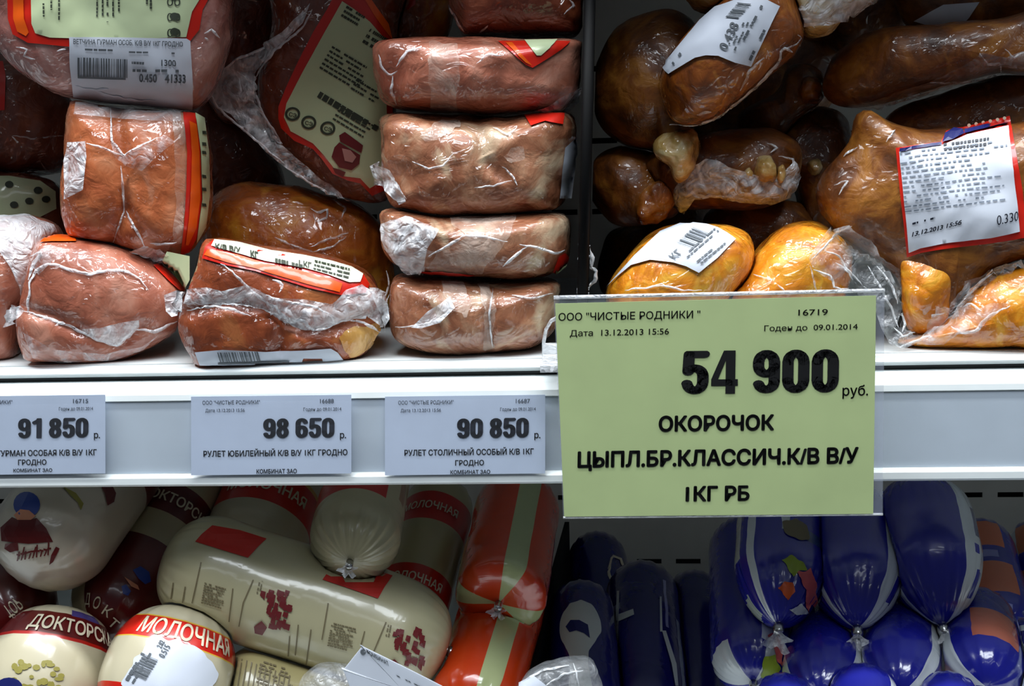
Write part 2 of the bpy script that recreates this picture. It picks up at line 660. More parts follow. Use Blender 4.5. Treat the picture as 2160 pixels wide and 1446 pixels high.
class Print:
    """collects lettering, bars and dashes in picture coordinates, then lays them on a thing as one mesh"""

    def __init__(s):
        s.v, s.f = [], []

    def text(s, st, o, xv, yv, bold=0.0, sp=1.0, cap=0.73):
        vs, fs = text_mesh(st, 0.0, sp)
        x0 = min(a for a, b_ in vs) - bold
        x1 = max(a for a, b_ in vs) + bold
        # a heavier face: the light letter struck several times in a small ring
        ring = [(0, 0)] + ([(bold * math.cos(q * math.pi / 4), bold * math.sin(q * math.pi / 4)) for q in range(8)] if bold > 0.004 else [])
        for dx, dy in ring:
            k = len(s.v)
            for a, b_ in vs:
                u = (a + dx - x0) / (x1 - x0)
                h = (b_ + dy) / cap
                s.v.append((o[0] + xv[0] * u + yv[0] * h, o[1] + xv[1] * u + yv[1] * h))
            s.f += [tuple(i + k for i in f) for f in fs]
        return s

    def digits(s, st, o, xv, yv, pen=(0.105, 0.085), gap=0.03, space=0.24):
        """condensed heavy figures drawn with a broad pen; o baseline start, xv whole width, yv figure height"""
        L, R, T, B, C = 0.10, 0.40, 0.915, 0.085, 0.25

        def arc(cx, cy, rx, ry, a0, a1, n=7):
            return [(cx + rx * math.cos(math.radians(a0 + (a1 - a0) * i / n)), cy + ry * math.sin(math.radians(a0 + (a1 - a0) * i / n))) for i in range(n + 1)]
        rx = (R - L) / 2
        G = {
            '0': [arc(C, 0.72, rx, T - 0.72, 0, 180) + arc(C, 0.28, rx, 0.28 - B, 180, 360) + [(R, 0.72)]],
            '1': [[(0.30, B - 0.06), (0.30, T + 0.04)], [(0.30, T), (0.22, 0.84), (0.12, 0.78)]],
            '3': [arc(C, 0.73, rx, T - 0.73, 170, -90)[:7] + [(C + .05, 0.53)], arc(C, 0.29, rx, 0.29 - B, 90, -170)],
            '4': [[(0.29, T), (0.08, 0.30), (0.47, 0.30)], [(0.32, T + 0.04), (0.32, B - 0.06)]],
            '5': [[(0.42, T + 0.01), (0.14, T + 0.01), (0.12, 0.52)], [(0.12, 0.55)] + arc(C, 0.42, rx, 0.18, 130, 0) + arc(C, 0.28, rx, 0.28 - B, 360, 190)],
            '6': [arc(C, 0.74, rx, T - 0.74, 15, 180) + arc(C, 0.28, rx, 0.28 - B, 180, 360) + arc(C, 0.38, rx, 0.17, 0, 180)],
            '8': [arc(C, 0.73, rx * 0.93, T - 0.73, 0, 360, 14), arc(C, 0.30, rx, 0.30 - B, 0, 360, 14), [(L + .02, .66), (L + .02, .74)], [(R - .02, .66), (R - .02, .74)]],
            '9': [arc(C, 0.72, rx, T - 0.72, 0, 180) + arc(C, 0.62, rx, 0.17, 180, 360) + [(R, 0.72)] + [(R, 0.28)] + arc(C, 0.26, rx, 0.26 - B, 0, -165)],
        }
        adv = []
        x = 0.0
        for ch in st:
            adv.append(x)
            x += space if ch == ' ' else (0.42 if ch == '1' else 0.5) + gap
        tot = x - gap
        np_ = 12
        pe = [(pen[0] * math.cos(2 * math.pi * i / np_), pen[1] * math.sin(2 * math.pi * i / np_)) for i in range(np_)]

        def put(pts):
            k = len(s.v)
            for a, b_ in pts:
                s.v.append((o[0] + xv[0] * a / tot + yv[0] * b_, o[1] + xv[1] * a / tot + yv[1] * b_))
            s.f.append(tuple(range(k, k + len(pts))))
        for ch, x in zip(st, adv):
            if ch == '4':
                for q in ([(0.27, 0), (0.45, 0), (0.45, 1), (0.27, 1)], [(0, 0.18), (0.50, 0.18), (0.50, 0.335), (0, 0.335)], [(0, 0.335), (0.13, 0.335), (0.28, 0.80), (0.28, 1.0), (0.23, 1.0)]):
                    put([(x + a, b_) for a, b_ in q])
                continue
            for path in G.get(ch, []):
                for (ax, ay), (bx, by) in zip(path, path[1:]):
                    dx, dy = bx - ax, by - ay
                    # hull of the pen at both ends
                    i0 = max(range(np_), key=lambda i: -dy * pe[i][0] + dx * pe[i][1])
                    h = np_ // 2
                    pts = [(bx + pe[(i0 - j) % np_][0], by + pe[(i0 - j) % np_][1]) for j in range(h + 1)]
                    pts += [(ax + pe[(i0 - h - j) % np_][0], ay + pe[(i0 - h - j) % np_][1]) for j in range(h + 1)]
                    put([(x + a, min(1.0, max(0.0, b_))) for a, b_ in pts])
        return s

    def quad(s, o, xv, yv, x0, y0, x1, y1):
        nx = max(1, int(math.hypot(*xv) * abs(x1 - x0) / 10))
        ny = max(1, int(math.hypot(*yv) * abs(y1 - y0) / 10))
        k = len(s.v)
        for j in range(ny + 1):
            for i in range(nx + 1):
                a, b_ = x0 + (x1 - x0) * i / nx, y0 + (y1 - y0) * j / ny
                s.v.append((o[0] + xv[0] * a + yv[0] * b_, o[1] + xv[1] * a + yv[1] * b_))
        for j in range(ny):
            for i in range(nx):
                q = k + j * (nx + 1) + i
                s.f.append((q, q + 1, q + nx + 2, q + nx + 1))

    def poly(s, pts):
        k = len(s.v)
        v, f = cdt(pts, 12)
        s.v += [tuple(p) for p in v]
        s.f += [tuple(i + k for i in q) for q in f]
        return s

    def disc(s, x, y, rx, ry=None, n=16):
        ry = ry or rx
        return s.poly([(x + rx * math.cos(i * 2 * math.pi / n), y + ry * math.sin(i * 2 * math.pi / n)) for i in range(n)])

    def bars(s, o, xv, yv, n=22):
        x = 0.0
        rr = random.Random(int(o[0] * 7 + o[1]))
        while x < 1:
            wd = rr.choice((0.4, 0.8, 1.3)) / n
            s.quad(o, xv, yv, x, 0, min(1, x + wd), 1)
            x += wd + rr.choice((0.4, 0.7, 1.0)) / n
        return s

    def dashes(s, o, xv, yv, rows, thick=0.42, fill=0.75, wl=(0.05, 0.16)):
        rr = random.Random(int(o[0] * 13 + o[1] * 3))
        for r in range(rows):
            x = 0.0
            y = 1 - (r + 0.5) / rows
            end = rr.uniform(0.75, 1.0)
            while x < end:
                wd = rr.uniform(*wl)
                if rr.random() < fill:
                    s.quad(o, xv, yv, x, y - thick / 2 / rows, min(end, x + wd), y + thick / 2 / rows)
                x += wd + 0.02
        return s

    def lay(s, t, mat, off, name, parent=None, Y=None):
        vs = []
        for (x, y) in s.v:
            h, n_, ok = surf(t, x, y, Y)
            vs.append(lift(h, n_, x, y, off))
        return t.add(name, vs, orient(vs, s.f), mat, parent, False)


def ridge(t, lines, wpx, mat, name, off=0.0005, Y=None, parent=None):
    """folds of film that stand up along the given lines"""
    for line in lines:
        vs, fs = [], []
        pts = resample([Vector(p) for p in line], max(6, int(sum(math.dist(a, b_) for a, b_ in zip(line, line[1:])) / 7)), False)
        k0 = len(vs)
        nn = len(pts)
        for i, p in enumerate(pts):
            a = pts[max(0, i - 1)]
            b_ = pts[min(nn - 1, i + 1)]
            d = (b_ - a).normalized()
            e = Vector((-d.y, d.x))
            taper = min(1.0, 0.25 + 3.0 * min(i, nn - 1 - i) / nn)
            wv = wpx * taper * (0.7 + 0.6 * abs(noise.noise(Vector((p.x * 0.05, p.y * 0.05, 3.1)))))
            jit = 3.0 * noise.noise(Vector((p.x * 0.07, p.y * 0.07, 9.0)))
            for s_, hgt in ((-1, 0.0), (-0.35, 1.0), (0.35, 1.0), (1, 0.0)):
                x, y = p.x + e.x * (wv * s_ + jit), p.y + e.y * (wv * s_ + jit)
                h, n_, ok = surf(t, x, y, Y)
                vs.append(lift(h, n_, x, y, off + hgt * wv * 0.00012))
        for i in range(nn - 1):
            for j in range(3):
                a = k0 + i * 4 + j
                fs.append((a, a + 1, a + 5, a + 4))
        if t.bvh is not None:
            vs = push_out(vs, 0.0004, t.bvh)
        t.add(name, vs, orient(vs, fs), mat, parent, True)


def box(x0, x1, y0, y1, z0, z1):
    v = [Vector((x, y, z)) for x in (x0, x1) for y in (y0, y1) for z in (z0, z1)]
    f = [(0, 1, 3, 2), (4, 6, 7, 5), (0, 4, 5, 1), (2, 3, 7, 6), (0, 2, 6, 4), (1, 5, 7, 3)]
    return v, f


def tube(pts, r, seg=8, closed_ends=True):
    vs, fs = [], []
    n_ = len(pts)
    rr = r if isinstance(r, (list, tuple)) else [r] * n_
    for i, p in enumerate(pts):
        d = (pts[min(n_ - 1, i + 1)] - pts[max(0, i - 1)]).normalized()
        a = d.cross(Vector((0.13, 0.3, 0.94))).normalized()
        b_ = d.cross(a)
        for k in range(seg):
            t_ = 2 * math.pi * k / seg
            vs.append(p + (a * math.cos(t_) + b_ * math.sin(t_)) * rr[i])
    for i in range(n_ - 1):
        for k in range(seg):
            j = (k + 1) % seg
            fs.append((i * seg + k, i * seg + j, (i + 1) * seg + j, (i + 1) * seg + k))
    if closed_ends:
        fs.append(tuple(reversed(range(seg))))
        fs.append(tuple(range((n_ - 1) * seg, n_ * seg)))
    return vs, fs


def sausage(name, label, A, B, r, mat, group=None, ea=1.0, eb=1.0, pleat=0.05, npl=16, seg=72, rings=64, nA=2.3, nB=2.3,
            lump=0.0006, cat='sausage', phase=0.0, push=True, flat=1.0):
    """filled casing from A to B, each (px, py, depth): UV u round (0.5 = towards the aisle), v along from A"""
    a, b_ = P(*A), P(*B)
    L = (b_ - a).length
    d = (b_ - a) / L
    mid = (a + b_) / 2
    e1 = (CAM - mid)
    e1 = (e1 - d * e1.dot(d)).normalized()
    e2 = d.cross(e1)
    ref = RIGHT if abs(d.dot(UP)) > 0.0 else UP
    if e2.dot(ref) < 0:
        e2 = -e2

    def rad(s_, th):
        x, y = s_ * L, (1 - s_) * L
        k = 1.0
        pl = 0.0
        if x < ea * r:
            q = 1 - x / (ea * r)
            k *= max(0, 1 - q ** nA) ** (1 / nA)
            pl = max(pl, q)
        if y < eb * r:
            q = 1 - y / (eb * r)
            k *= max(0, 1 - q ** nB) ** (1 / nB)
            pl = max(pl, q)
        k *= 1 + pleat * min(1, pl * 1.5) * abs(math.sin(th * npl / 2)) * -1.0
        return r * k
    ss = []
    for i in range(rings + 1):
        q = i / rings
        s_ = q - math.sin(2 * math.pi * q) / (2 * math.pi) * 0.72  # denser at the two ends
        ss.append(s_)
    vs, fs, uv = [], [], []
    for s_ in ss[1:-1]:
        for k in range(seg):
            th = 2 * math.pi * k / seg - math.pi
            rr = rad(s_, th)
            p = a + d * (L * s_) + e1 * (math.cos(th) * rr * flat) + e2 * (math.sin(th) * rr)
            q = p * 40
            p = p + (p - (a + d * (L * s_))).normalized() * (lump * noise.noise(q))
            vs.append(p)
    nr = rings - 1
    for i in range(nr - 1):
        for k in range(seg):
            j = (k + 1) % seg
            fs.append((i * seg + k, i * seg + j, (i + 1) * seg + j, (i + 1) * seg + k))
            u0, u1 = k / seg, (k + 1) / seg
            uv.append([(u0, ss[i + 1]), (u1, ss[i + 1]), (u1, ss[i + 2]), (u0, ss[i + 2])])
    ia = len(vs)
    vs.append(a.copy())
    ib = len(vs)
    vs.append(b_.copy())
    for k in range(seg):
        j = (k + 1) % seg
        u0, u1 = k / seg, (k + 1) / seg
        fs.append((j, k, ia))
        uv.append([(u1, ss[1]), (u0, ss[1]), ((u0 + u1) / 2, 0)])
        fs.append(((nr - 1) * seg + k, (nr - 1) * seg + j, ib))
        uv.append([(u0, ss[-2]), (u1, ss[-2]), ((u0 + u1) / 2, 1)])
    n0 = (vs[fs[0][1]] - vs[fs[0][0]]).cross(vs[fs[0][3]] - vs[fs[0][0]])
    c0 = a + d * (L * ss[1])
    mid_ = vs[(nr // 2) * seg]
    i0 = (nr // 2) * seg
    n0 = (vs[i0 + 1] - vs[i0]).cross(vs[i0 + seg] - vs[i0])
    if n0.dot(vs[i0] - (a + d * (L * ss[nr // 2 + 1]))) < 0:
        fs = [tuple(reversed(f)) for f in fs]
        uv = [list(reversed(u)) for u in uv]
    if push:
        for _ in range(5):
            vs = push_out(vs, 0.0012)
    t = Thing(name, label, cat, (mid.x, mid.y, min(v.z for v in vs)), group)
    t.bvh = register(vs, fs)
    t.Y = mid.y
    t.mesh = t.add('casing', vs, fs, mat, None, True, uv)

    def on(u, v, off=0.0005):
        th = u * 2 * math.pi
        rr = rad(min(0.995, max(0.005, v)), th) + off
        return a + d * (L * v) + e1 * (math.cos(th) * rr * flat) + e2 * (math.sin(th) * rr)
    t.on, t.L, t.r, t.a, t.b, t.d = on, L, r, a, b_, d
    return t


def wrap_text(t, st, u, v, h, mat, bold=0.02, squeeze=0.8, name='lettering', flip=1, off=0.0006):
    """lettering of height H metres wrapped round a sausage, centred on u, standing on v"""
    v0, f0 = text_mesh(st, 0.0)
    vs, fs = [], []
    for dx, dy in [(0, 0)] + [(bold * math.cos(q * math.pi / 3), bold * math.sin(q * math.pi / 3)) for q in range(6)]:
        k_ = len(vs)
        vs += [(x + dx, y + dy) for x, y in v0]
        fs += [tuple(i + k_ for i in f) for f in f0]
    x1 = max(x for x, y in vs)
    k = h / 0.73
    out = []
    for x, y in vs:
        uu = u + flip * (x - x1 / 2) * k * squeeze / (2 * math.pi * t.r)
        out.append(t.on(uu, v + flip * y * k / t.L, off))
    out = push_out(out, 0.0004, t.bvh)
    fs2 = []
    for f in fs:
        a, b_, c_ = out[f[0]], out[f[1]], out[f[2]]
        ctr = t.a + t.d * ((a - t.a).dot(t.d))
        fs2.append(f if (b_ - a).cross(c_ - a).dot(a - ctr) > 0 else tuple(reversed(f)))
    return t.add(name, out, fs2, mat, t.mesh, False)


def clip_end(t, at_b=False, r=0.0035, length=0.012, mat='steel', tail='film_thick', spread=0.008):
    """metal clip and the gathered tail of the casing behind it"""
    p = t.b if at_b else t.a
    d = t.d if at_b else -t.d
    vs, fs = tube([p - d * 0.001, p + d * 0.0015, p + d * 0.004, p + d * 0.0055], [r * 0.8, r, r, r * 0.8], 10)
    t.add('clip', vs, fs, mat, None, True)
    a = d.cross(Vector((0.3, 0.2, 0.9))).normalized()
    b_ = d.cross(a)
    vs, fs = [], []
    nseg = 28
    for i in range(7):
        s_ = i / 6
        for k in range(nseg):
            th = 2 * math.pi * k / nseg
            rr = r * 0.7 + spread * s_ ** 1.3 * (0.65 + 0.35 * math.sin(5 * th + 1) + 0.25 * math.sin(9 * th))
            vs.append(p + d * (0.005 + length * s_ * (0.8 + 0.25 * math.sin(3 * th))) + (a * math.cos(th) + b_ * math.sin(th)) * rr)
    for i in range(6):
        for k in range(nseg):
            j = (k + 1) % nseg
            fs.append((i * nseg + k, i * nseg + j, (i + 1) * nseg + j, (i + 1) * nseg + k))
    t.add('casing_tail', vs, fs, tail, None, True)


# ------------------------------------------------------------------ the cooler: back wall, shelves, rail, divider
def struct(name, vs, fs, mat):
    o = link(name, vs, fs, mat, None, (0, 0, vs[0].z), False)
    o['kind'] = 'structure'
    return o


def back_wall():
    """sheet-metal wall with punched slots: real holes over a black sheet that stands for the shade in the cavity"""
    Y = 0.40
    rows = [-0.245, -0.188, -0.131, -0.06, -0.003, 0.054, 0.111, 0.168, 0.225]
    hw, hh, pitch = 0.0105, 0.0022, 0.0332
    x0, x1 = -0.62, 0.62
    z0, z1 = -0.27, 0.30
    zs = [z0]
    for r in rows:
        zs += [r - hh, r + hh]
    zs.append(z1)
    xs = [x0]
    k = -18
    while True:
        c = 0.3465 + k * pitch - 0.33
        k += 1
        if c < x0 + 0.02:
            continue
        if c > x1 - 0.02:
            break
        xs += [c - hw, c + hw]
    xs.append(x1)
    vs = [Vector((x, Y, z)) for z in zs for x in xs]
    fs = []
    nx = len(xs)
    for i in range(len(zs) - 1):
        for j in range(nx - 1):
            if i % 2 == 1 and j % 2 == 1:
                continue
            a = i * nx + j
            fs.append((a, a + 1, a + nx + 1, a + nx))
    o = struct('wall_back', vs, fs, 'panel')
    so = o.modifiers.new('thickness', 'SOLIDIFY')
    so.thickness = 0.0012
    so.offset = 1
    v2, f2 = box(x0, x1, Y + 0.02, Y + 0.022, z0, z1)
    struct('wall_slot_shade', v2, f2, 'slot_dark')  # black sheet: the shade behind the slots is put into its colour


back_wall()

# lower deck
v, f = box(-0.62, 0.62, -0.12, 0.399, -0.285, -0.262)
struct('floor_deck', v, f, 'enamel')

# upper shelf with its lip and price rail (one unit), shelf above it
shelf = Thing('display_shelf', 'white enamel cooler shelf carrying the hams, with grey price rail along its front', 'shelf', (0, 0, 0))
shelf.root['kind'] = 'structure'
X0, X1 = -0.62, 0.62


def extrude(profile, x0=X0, x1=X1):
    n_ = len(profile)
    vs = [Vector((x, y, z)) for x in (x0, x1) for (y, z) in profile]
    fs = [tuple(range(n_ - 1, -1, -1)), tuple(range(n_, 2 * n_))]
    for i in range(n_):
        j = (i + 1) % n_
        fs.append((i, j, n_ + j, n_ + i))
    return vs, fs


v, f = extrude([(0.0125, 0.0), (0.398, 0.0), (0.398, -0.012), (0.0125, -0.012)])
shelf.add('deck', v, f, 'enamel', None, False)
v, f = extrude([(0.012, -0.0004), (0.0085, -0.0012), (0.0075, -0.0008), (0.003, -0.0012), (0.0012, -0.0016), (0.0, -0.0024), (0.0, -0.0030), (0.0012, -0.0036), (0.012, -0.012)])
shelf.add('front_lip', v, f, 'enamel', None, False)
v, f = extrude([(0.004, -0.0042), (0.0025, -0.0046), (0.004, -0.0075), (0.012, -0.0075), (0.012, -0.0042)])
shelf.add('joint', v, f, 'gap', None, False)
# the rail: rounded top, flat insert, bottom lip
v, f = extrude([(0.004, -0.0068), (-0.002, -0.0072), (-0.0065, -0.0088), (-0.0098, -0.0118), (-0.0105, -0.0145), (-0.0095, -0.0152), (-0.0095, -0.0515),
                (-0.0112, -0.0518), (-0.0128, -0.0532), (-0.0132, -0.0562), (-0.0118, -0.0575), (0.004, -0.0575)])
rail = shelf.add('price_rail', v, f, 'enamel', None, False)
v, f = extrude([(-0.0098, -0.0153), (-0.0096, -0.0153), (-0.0096, -0.0514), (-0.0098, -0.0514)])
shelf.add('rail_insert', v, f, 'rail_grey', rail, False)

v, f = box(X0, X1, -0.005, 0.398, 0.25, 0.28)
up = link('upper_shelf', v, f, 'enamel', None, (0, 0.2, 0.25), False)
tag(up, 'white shelf just above the picture that shades the top of the ham pile', 'shelf', None, 'structure')

# clear cover strip of the rail over the tickets
v, f = extrude([(-0.01445, -0.0148), (-0.0142, -0.0148), (-0.0142, -0.0565), (-0.01445, -0.0565)])
shelf.add('rail_cover', v, f, 'rail_cover', rail, False)


# divider: thin black sheet from lip to back
def divider():
    a0, a1 = P(1226, 742, 0.018), P(1245, -40, 0.018)
    b0, b1 = P(1226, 742, 0.018) + Vector((0, 0.37, 0)), P(1245, -40, 0.018) + Vector((0, 0.37, 0))
    a0.z = b0.z = 0.0005
    tw = Vector((0.0027, 0, 0))
    vs = [a0 - tw, a0 + tw, b0 + tw, b0 - tw, a1 - tw, a1 + tw, b1 + tw, b1 - tw]
    fs = [(0, 3, 2, 1), (4, 5, 6, 7), (0, 1, 5, 4), (1, 2, 6, 5), (2, 3, 7, 6), (3, 0, 4, 7)]
    t = Thing('shelf_divider', 'upright black plastic divider between the hams and the chicken legs', 'divider', (a0.x, 0.2, 0.0))
    t.add('panel', vs, fs, 'black_plastic', None, False)
    # rounded front bead
    v2, f2 = tube([a0 + Vector((0, -0.0012, 0.003)), a1], 0.0028, 10)
    t.add('front_edge', v2, f2, 'black_plastic')
    b = register([Vector(x) for x in vs], fs)


divider()


def low_divider():
    a0, a1 = P(1150, 1500, 0.03), P(1212, 1150, 0.16)
    vs, fs = [], []
    prof = [P(1104, 1500, 0.03), P(1142, 1330, 0.09), P(1163, 1220, 0.14), P(1196, 1100, 0.24), P(1196, 1100, 0.30)]
    zb = -0.2618
    for s_ in (-0.0016, 0.0016):
        for q in prof:
            vs.append(q + Vector((s_, 0, 0)))
        for q in reversed(prof):
            vs.append(Vector((q.x + s_, q.y, zb)))
    n_ = len(prof) * 2
    k = len(prof)
    for i in range(k - 1):
        a, b_ = i, i + 1
        c_, d_ = n_ - 2 - i, n_ - 1 - i
        fs += [(a, b_, c_, d_), (n_ + d_, n_ + c_, n_ + b_, n_ + a)]
        fs.append((a, n_ + a, n_ + b_, b_))
    t = Thing('shelf_divider', 'black plastic divider between the orange sausages and the blue sausages below', 'divider', (prof[0].x, 0.15, zb))
    t.add('panel', vs, fs, 'black_plastic', None, False)


low_divider()


# ------------------------------------------------------------------ price tickets in the rail
def ticket(x0, x1, label, shop, price, px0, px1, lines, slope=-0.012):
    Y = -0.0137

    def yy(x, y):
        return y + slope * (x - (x0 + x1) / 2)
    top, bot = 834, 1000
    c = [(x0, yy(x0, bot)), (x1, yy(x1, bot)), (x1, yy(x1, top)), (x0, yy(x0, top))]
    ps = [P(x, y, Y) for x, y in c]
    t = Thing('price_ticket', label, 'price tag', ((ps[0].x + ps[1].x) / 2, Y, ps[0].z), 'price tickets in the rail')
    back = [p + Vector((0, 0.0002, 0)) for p in ps]
    t.Y = Y
    pp = t.add('paper', ps + back, [(0, 1, 2, 3), (7, 6, 5, 4), (0, 4, 5, 1), (1, 5, 6, 2), (2, 6, 7, 3), (3, 7, 4, 0)], 'ticket_paper', None, False)
    pr = Print()
    pr.digits(price, (px0, yy(px0, 924)), (px1 - px0, slope * (px1 - px0)), (0.5, -42))
    pr.lay(t, 'ink_navy', 0.00025, 'price_lettering', pp, Y)
    p2 = Print()
    p2.text('р.', (px1 + 12, yy(px1, 925)), (13, 0), (0, -14), 0.02)
    for st, a, b_, y, cap in lines:
        p2.text(st, (a, yy(a, y)), (b_ - a, slope * (b_ - a)), (0, -cap), 0.025)
    p2.lay(t, 'ink_navy', 0.00025, 'small_lettering', pp, Y)
    p3 = Print()
    for st, a, b_, y, cap in shop:
        p3.text(st, (a, yy(a, y)), (b_ - a, slope * (b_ - a)), (0, -cap), 0.01)
    p3.lay(t, 'ink_faint', 0.00022, 'faint_lettering', pp, Y)


ticket(-120, 222, 'pale blue ticket reading 91 850, below the pink hams at the rail end',
       [('ООО "ЧИСТЫЕ РОДНИКИ"', -110, 26, 851, 8), ('16715', 154, 186, 851, 9), ('Годен до 09.01.2014', 124, 196, 866, 7)],
       '91 850', 38, 186, [('ГУРМАН ОСОБАЯ К/В В/У 1КГ', -6, 204, 961, 12), ('ГРОДНО', 38, 98, 980, 11), ('КОМБИНАТ ЗАО', 28, 110, 995, 7)])
ticket(403, 741, 'pale blue ticket reading 98 650, below the ham with the orange band',
       [('ООО "ЧИСТЫЕ РОДНИКИ"', 427, 548, 851, 8), ('16688', 675, 704, 851, 9), ('Дата 13.12.2013 15:56', 433, 516, 867, 7), ('Годен до 09.01.2014', 640, 720, 867, 7)],
       '98 650', 555, 705, [('РУЛЕТ ЮБИЛЕЙНЫЙ К/В В/У 1КГ ГРОДНО', 429, 733, 961, 12), ('КОМБИНАТ ЗАО', 541, 626, 998, 9)])
ticket(812, 1150, 'pale blue ticket reading 90 850, below the tall stack of ham rolls',
       [('ООО "ЧИСТЫЕ РОДНИКИ"', 840, 957, 851, 8), ('16687', 1088, 1118, 851, 9), ('Дата 13.12.2013 15:56', 845, 930, 867, 7), ('Годен до 09.01.2014', 1055, 1130, 867, 7)],
       '90 850', 964, 1115, [('РУЛЕТ СТОЛИЧНЫЙ ОСОБЫЙ К/В 1КГ', 853, 1126, 959, 12), ('ГРОДНО', 960, 1021, 981, 11), ('КОМБИНАТ ЗАО', 950, 1034, 999, 8)])


# ------------------------------------------------------------------ the big green price sign
def sign():
    Y = -0.034
    t = Thing('price_sign', 'large light green price sign reading 54 900 in a clear holder clipped to the shelf', 'price sign', P(1510, 1088, Y))
    t.Y = Y

    def slab(c, y0, y1):
        ps = [P(x, y, y0) for x, y in c]
        bk = [p + Vector((0, y1 - y0, 0)) for p in ps]
        return ps + bk, [(0, 1, 2, 3), (7, 6, 5, 4), (0, 4, 5, 1), (1, 5, 6, 2), (2, 6, 7, 3), (3, 7, 4, 0)]
    v, f = slab([(1190, 1089), (1842, 1083), (1848, 623), (1171, 640)], Y, Y + 0.0003)
    pp = t.add('paper', v, f, 'green_paper', None, False)
    v, f = slab([(1188, 1091), (1862, 1084), (1866, 612), (1168, 626)], Y + 0.0006, Y + 0.0016)
    hd = t.add('holder', v, f, 'acrylic', None, False)
    v, f = tube([P(1168, 627, Y + 0.0008), P(1500, 620, Y + 0.0008), P(1866, 612, Y + 0.0008)], 0.0009, 8)
    t.add('top_rim', v, f, 'film_white')
    v, f = tube([P(1188, 1091, Y + 0.001), P(1862, 1084, Y + 0.001)], 0.0006, 8)
    t.add('bottom_rim', v, f, 'film_white')
    # clip: bent clear strip from the holder back to the shelf lip
    pts = [P(1178, 668, Y + 0.002), P(1163, 676, Y + 0.012), P(1152, 694, 0.0), P(1147, 720, 0.006), P(1147, 752, 0.008)]
    v, f = tube(pts, 0.0009, 8)
    ck = t.add('clip', v, f, 'film_white')
    a = P(1146, 745, 0.006)
    v, f = box(a.x, a.x + 0.011, -0.03, 0.012, 0.0004, 0.0034)
    t.add('clip_foot', v, f, 'film_white', ck, False)
    v, f = box(a.x, a.x + 0.011, 0.004, 0.012, 0.0036, 0.0075)
    t.add('clip_jaw', v, f, 'film_white', ck, False)
    pr = Print()

    def line(st, x0, x1, yb0, cap, bold, slope):
        pr.text(st, (x0, yb0), (x1 - x0, slope * (x1 - x0)), (cap * 0.02, -cap), bold)
    line('ООО "ЧИСТЫЕ РОДНИКИ "', 1178, 1477, 676, 16, 0.008, -0.019)
    line('Дата  13.12.2013 15:56', 1202, 1411, 709, 13, 0.006, -0.022)
    line('16719', 1684, 1746, 665, 13, 0.006, -0.02)
    line('Годен до  09.01.2014', 1612, 1809, 698, 12, 0.006, -0.02)
    line('руб.', 1777, 1831, 834, 22, 0.012, -0.016)
    line('ОКОРОЧОК', 1389, 1633, 909, 31, 0.038, -0.014)
    line('ЦЫПЛ.БР.КЛАССИЧ.К/В В/У', 1218, 1811, 985, 32, 0.038, -0.016)
    line('1КГ РБ', 1446, 1581, 1056, 30, 0.038, -0.012)
    pr.lay(t, 'ink', 0.0002, 'lettering', pp, Y)
    p2 = Print()
    for st, x0, x1, yb in (('54', 1437, 1556, 831), ('900', 1588, 1768, 829)):
        p2.digits(st, (x0, yb), (x1 - x0, -0.012 * (x1 - x0)), (1.5, -91), (0.108, 0.088), 0.055)
    p2.lay(t, 'ink', 0.0002, 'price_lettering', pp, Y)


sign()

# ------------------------------------------------------------------ hams on the shelf
G1 = 'vacuum packed hams on the shelf'


def sticker(t, quad, name='price_sticker', off=0.0012, kind='a', Y=None, curved_pts=None):
    """white weigh-scale label; quad = bottom-left, bottom-right, top-right, top-left in reading direction"""
    (ax, ay), (bx, by), (cx, cy), (dx, dy) = quad
    poly = curved_pts or quad
    s = sheet(t, poly, 'white_paper', off, name, None, 10, Y)
    o = (ax, ay)
    xv = (bx - ax, by - ay)
    yv = (dx - ax, dy - ay)

    def sub(u, v_, du, dv):
        return (o[0] + xv[0] * u + yv[0] * v_, o[1] + xv[1] * u + yv[1] * v_), (xv[0] * du, xv[1] * du), (yv[0] * dv, yv[1] * dv)
    return s, sub


# --- front row
t = body('ham_pack', 'roast ham pack with orange band on top, in front at the ticket reading 98 650', 'packaged ham',
         [(399, 594), (386, 640), (379, 672), (386, 715), (402, 748), (420, 770), (500, 772), (600, 768), (690, 762), (755, 754), (785, 728), (802, 680), (806, 650),
          (797, 615), (768, 576), (700, 552), (600, 533), (520, 517), (450, 507), (434, 516), (418, 555)], 0.022, 0.022, 0.075, 'ham_brown', n=3.0, lump=0.0022,
         grooves=[([(385, 660), (470, 640), (560, 650), (640, 700), (700, 690), (800, 660)], 14, 0.004), ([(600, 690), (590, 740)], 16, 0.004)], floor=0.0, group=G1)
FRONT = t
lab = sheet(t, [(448, 508), (500, 512), (571, 531), (640, 541), (698, 553), (740, 565), (766, 580), (778, 600), (770, 618), (720, 622), (650, 607), (596, 590), (539, 572), (480, 560), (428, 545), (434, 521)],
            'label_red', 0.0009, 'label', None, 9)
sheet(t, [(432, 538), (440, 526), (500, 538), (558, 556), (620, 568), (680, 584), (722, 598), (716, 616), (650, 600), (596, 584), (539, 567), (480, 554)], 'label_orange', 0.0013, 'orange_stripe', lab, 8)
sheet(t, [(446, 520), (452, 508), (500, 513), (571, 531), (640, 541), (698, 553), (740, 565), (764, 580), (758, 596), (736, 596), (690, 580), (640, 566), (558, 552), (500, 536)], 'label_cream', 0.0016, 'cream_panel', lab, 8)
pr = Print()
pr.text('К/В В/У', (455, 526), (52, 9), (-1, -9), 0.03)
pr.text('КГ', (528, 544), (17, 4), (-1, -12), 0.05)
pr.dashes((580, 556), (60, 13), (0, -9), 1, 0.8)
pr.text('1 КГ', (630, 562), (26, 6), (0, -11), 0.03)
pr.dashes((660, 572), (80, 20), (3, -22), 3, 0.4)
pr.lay(t, 'ink_dark', 0.0021, 'print', lab)
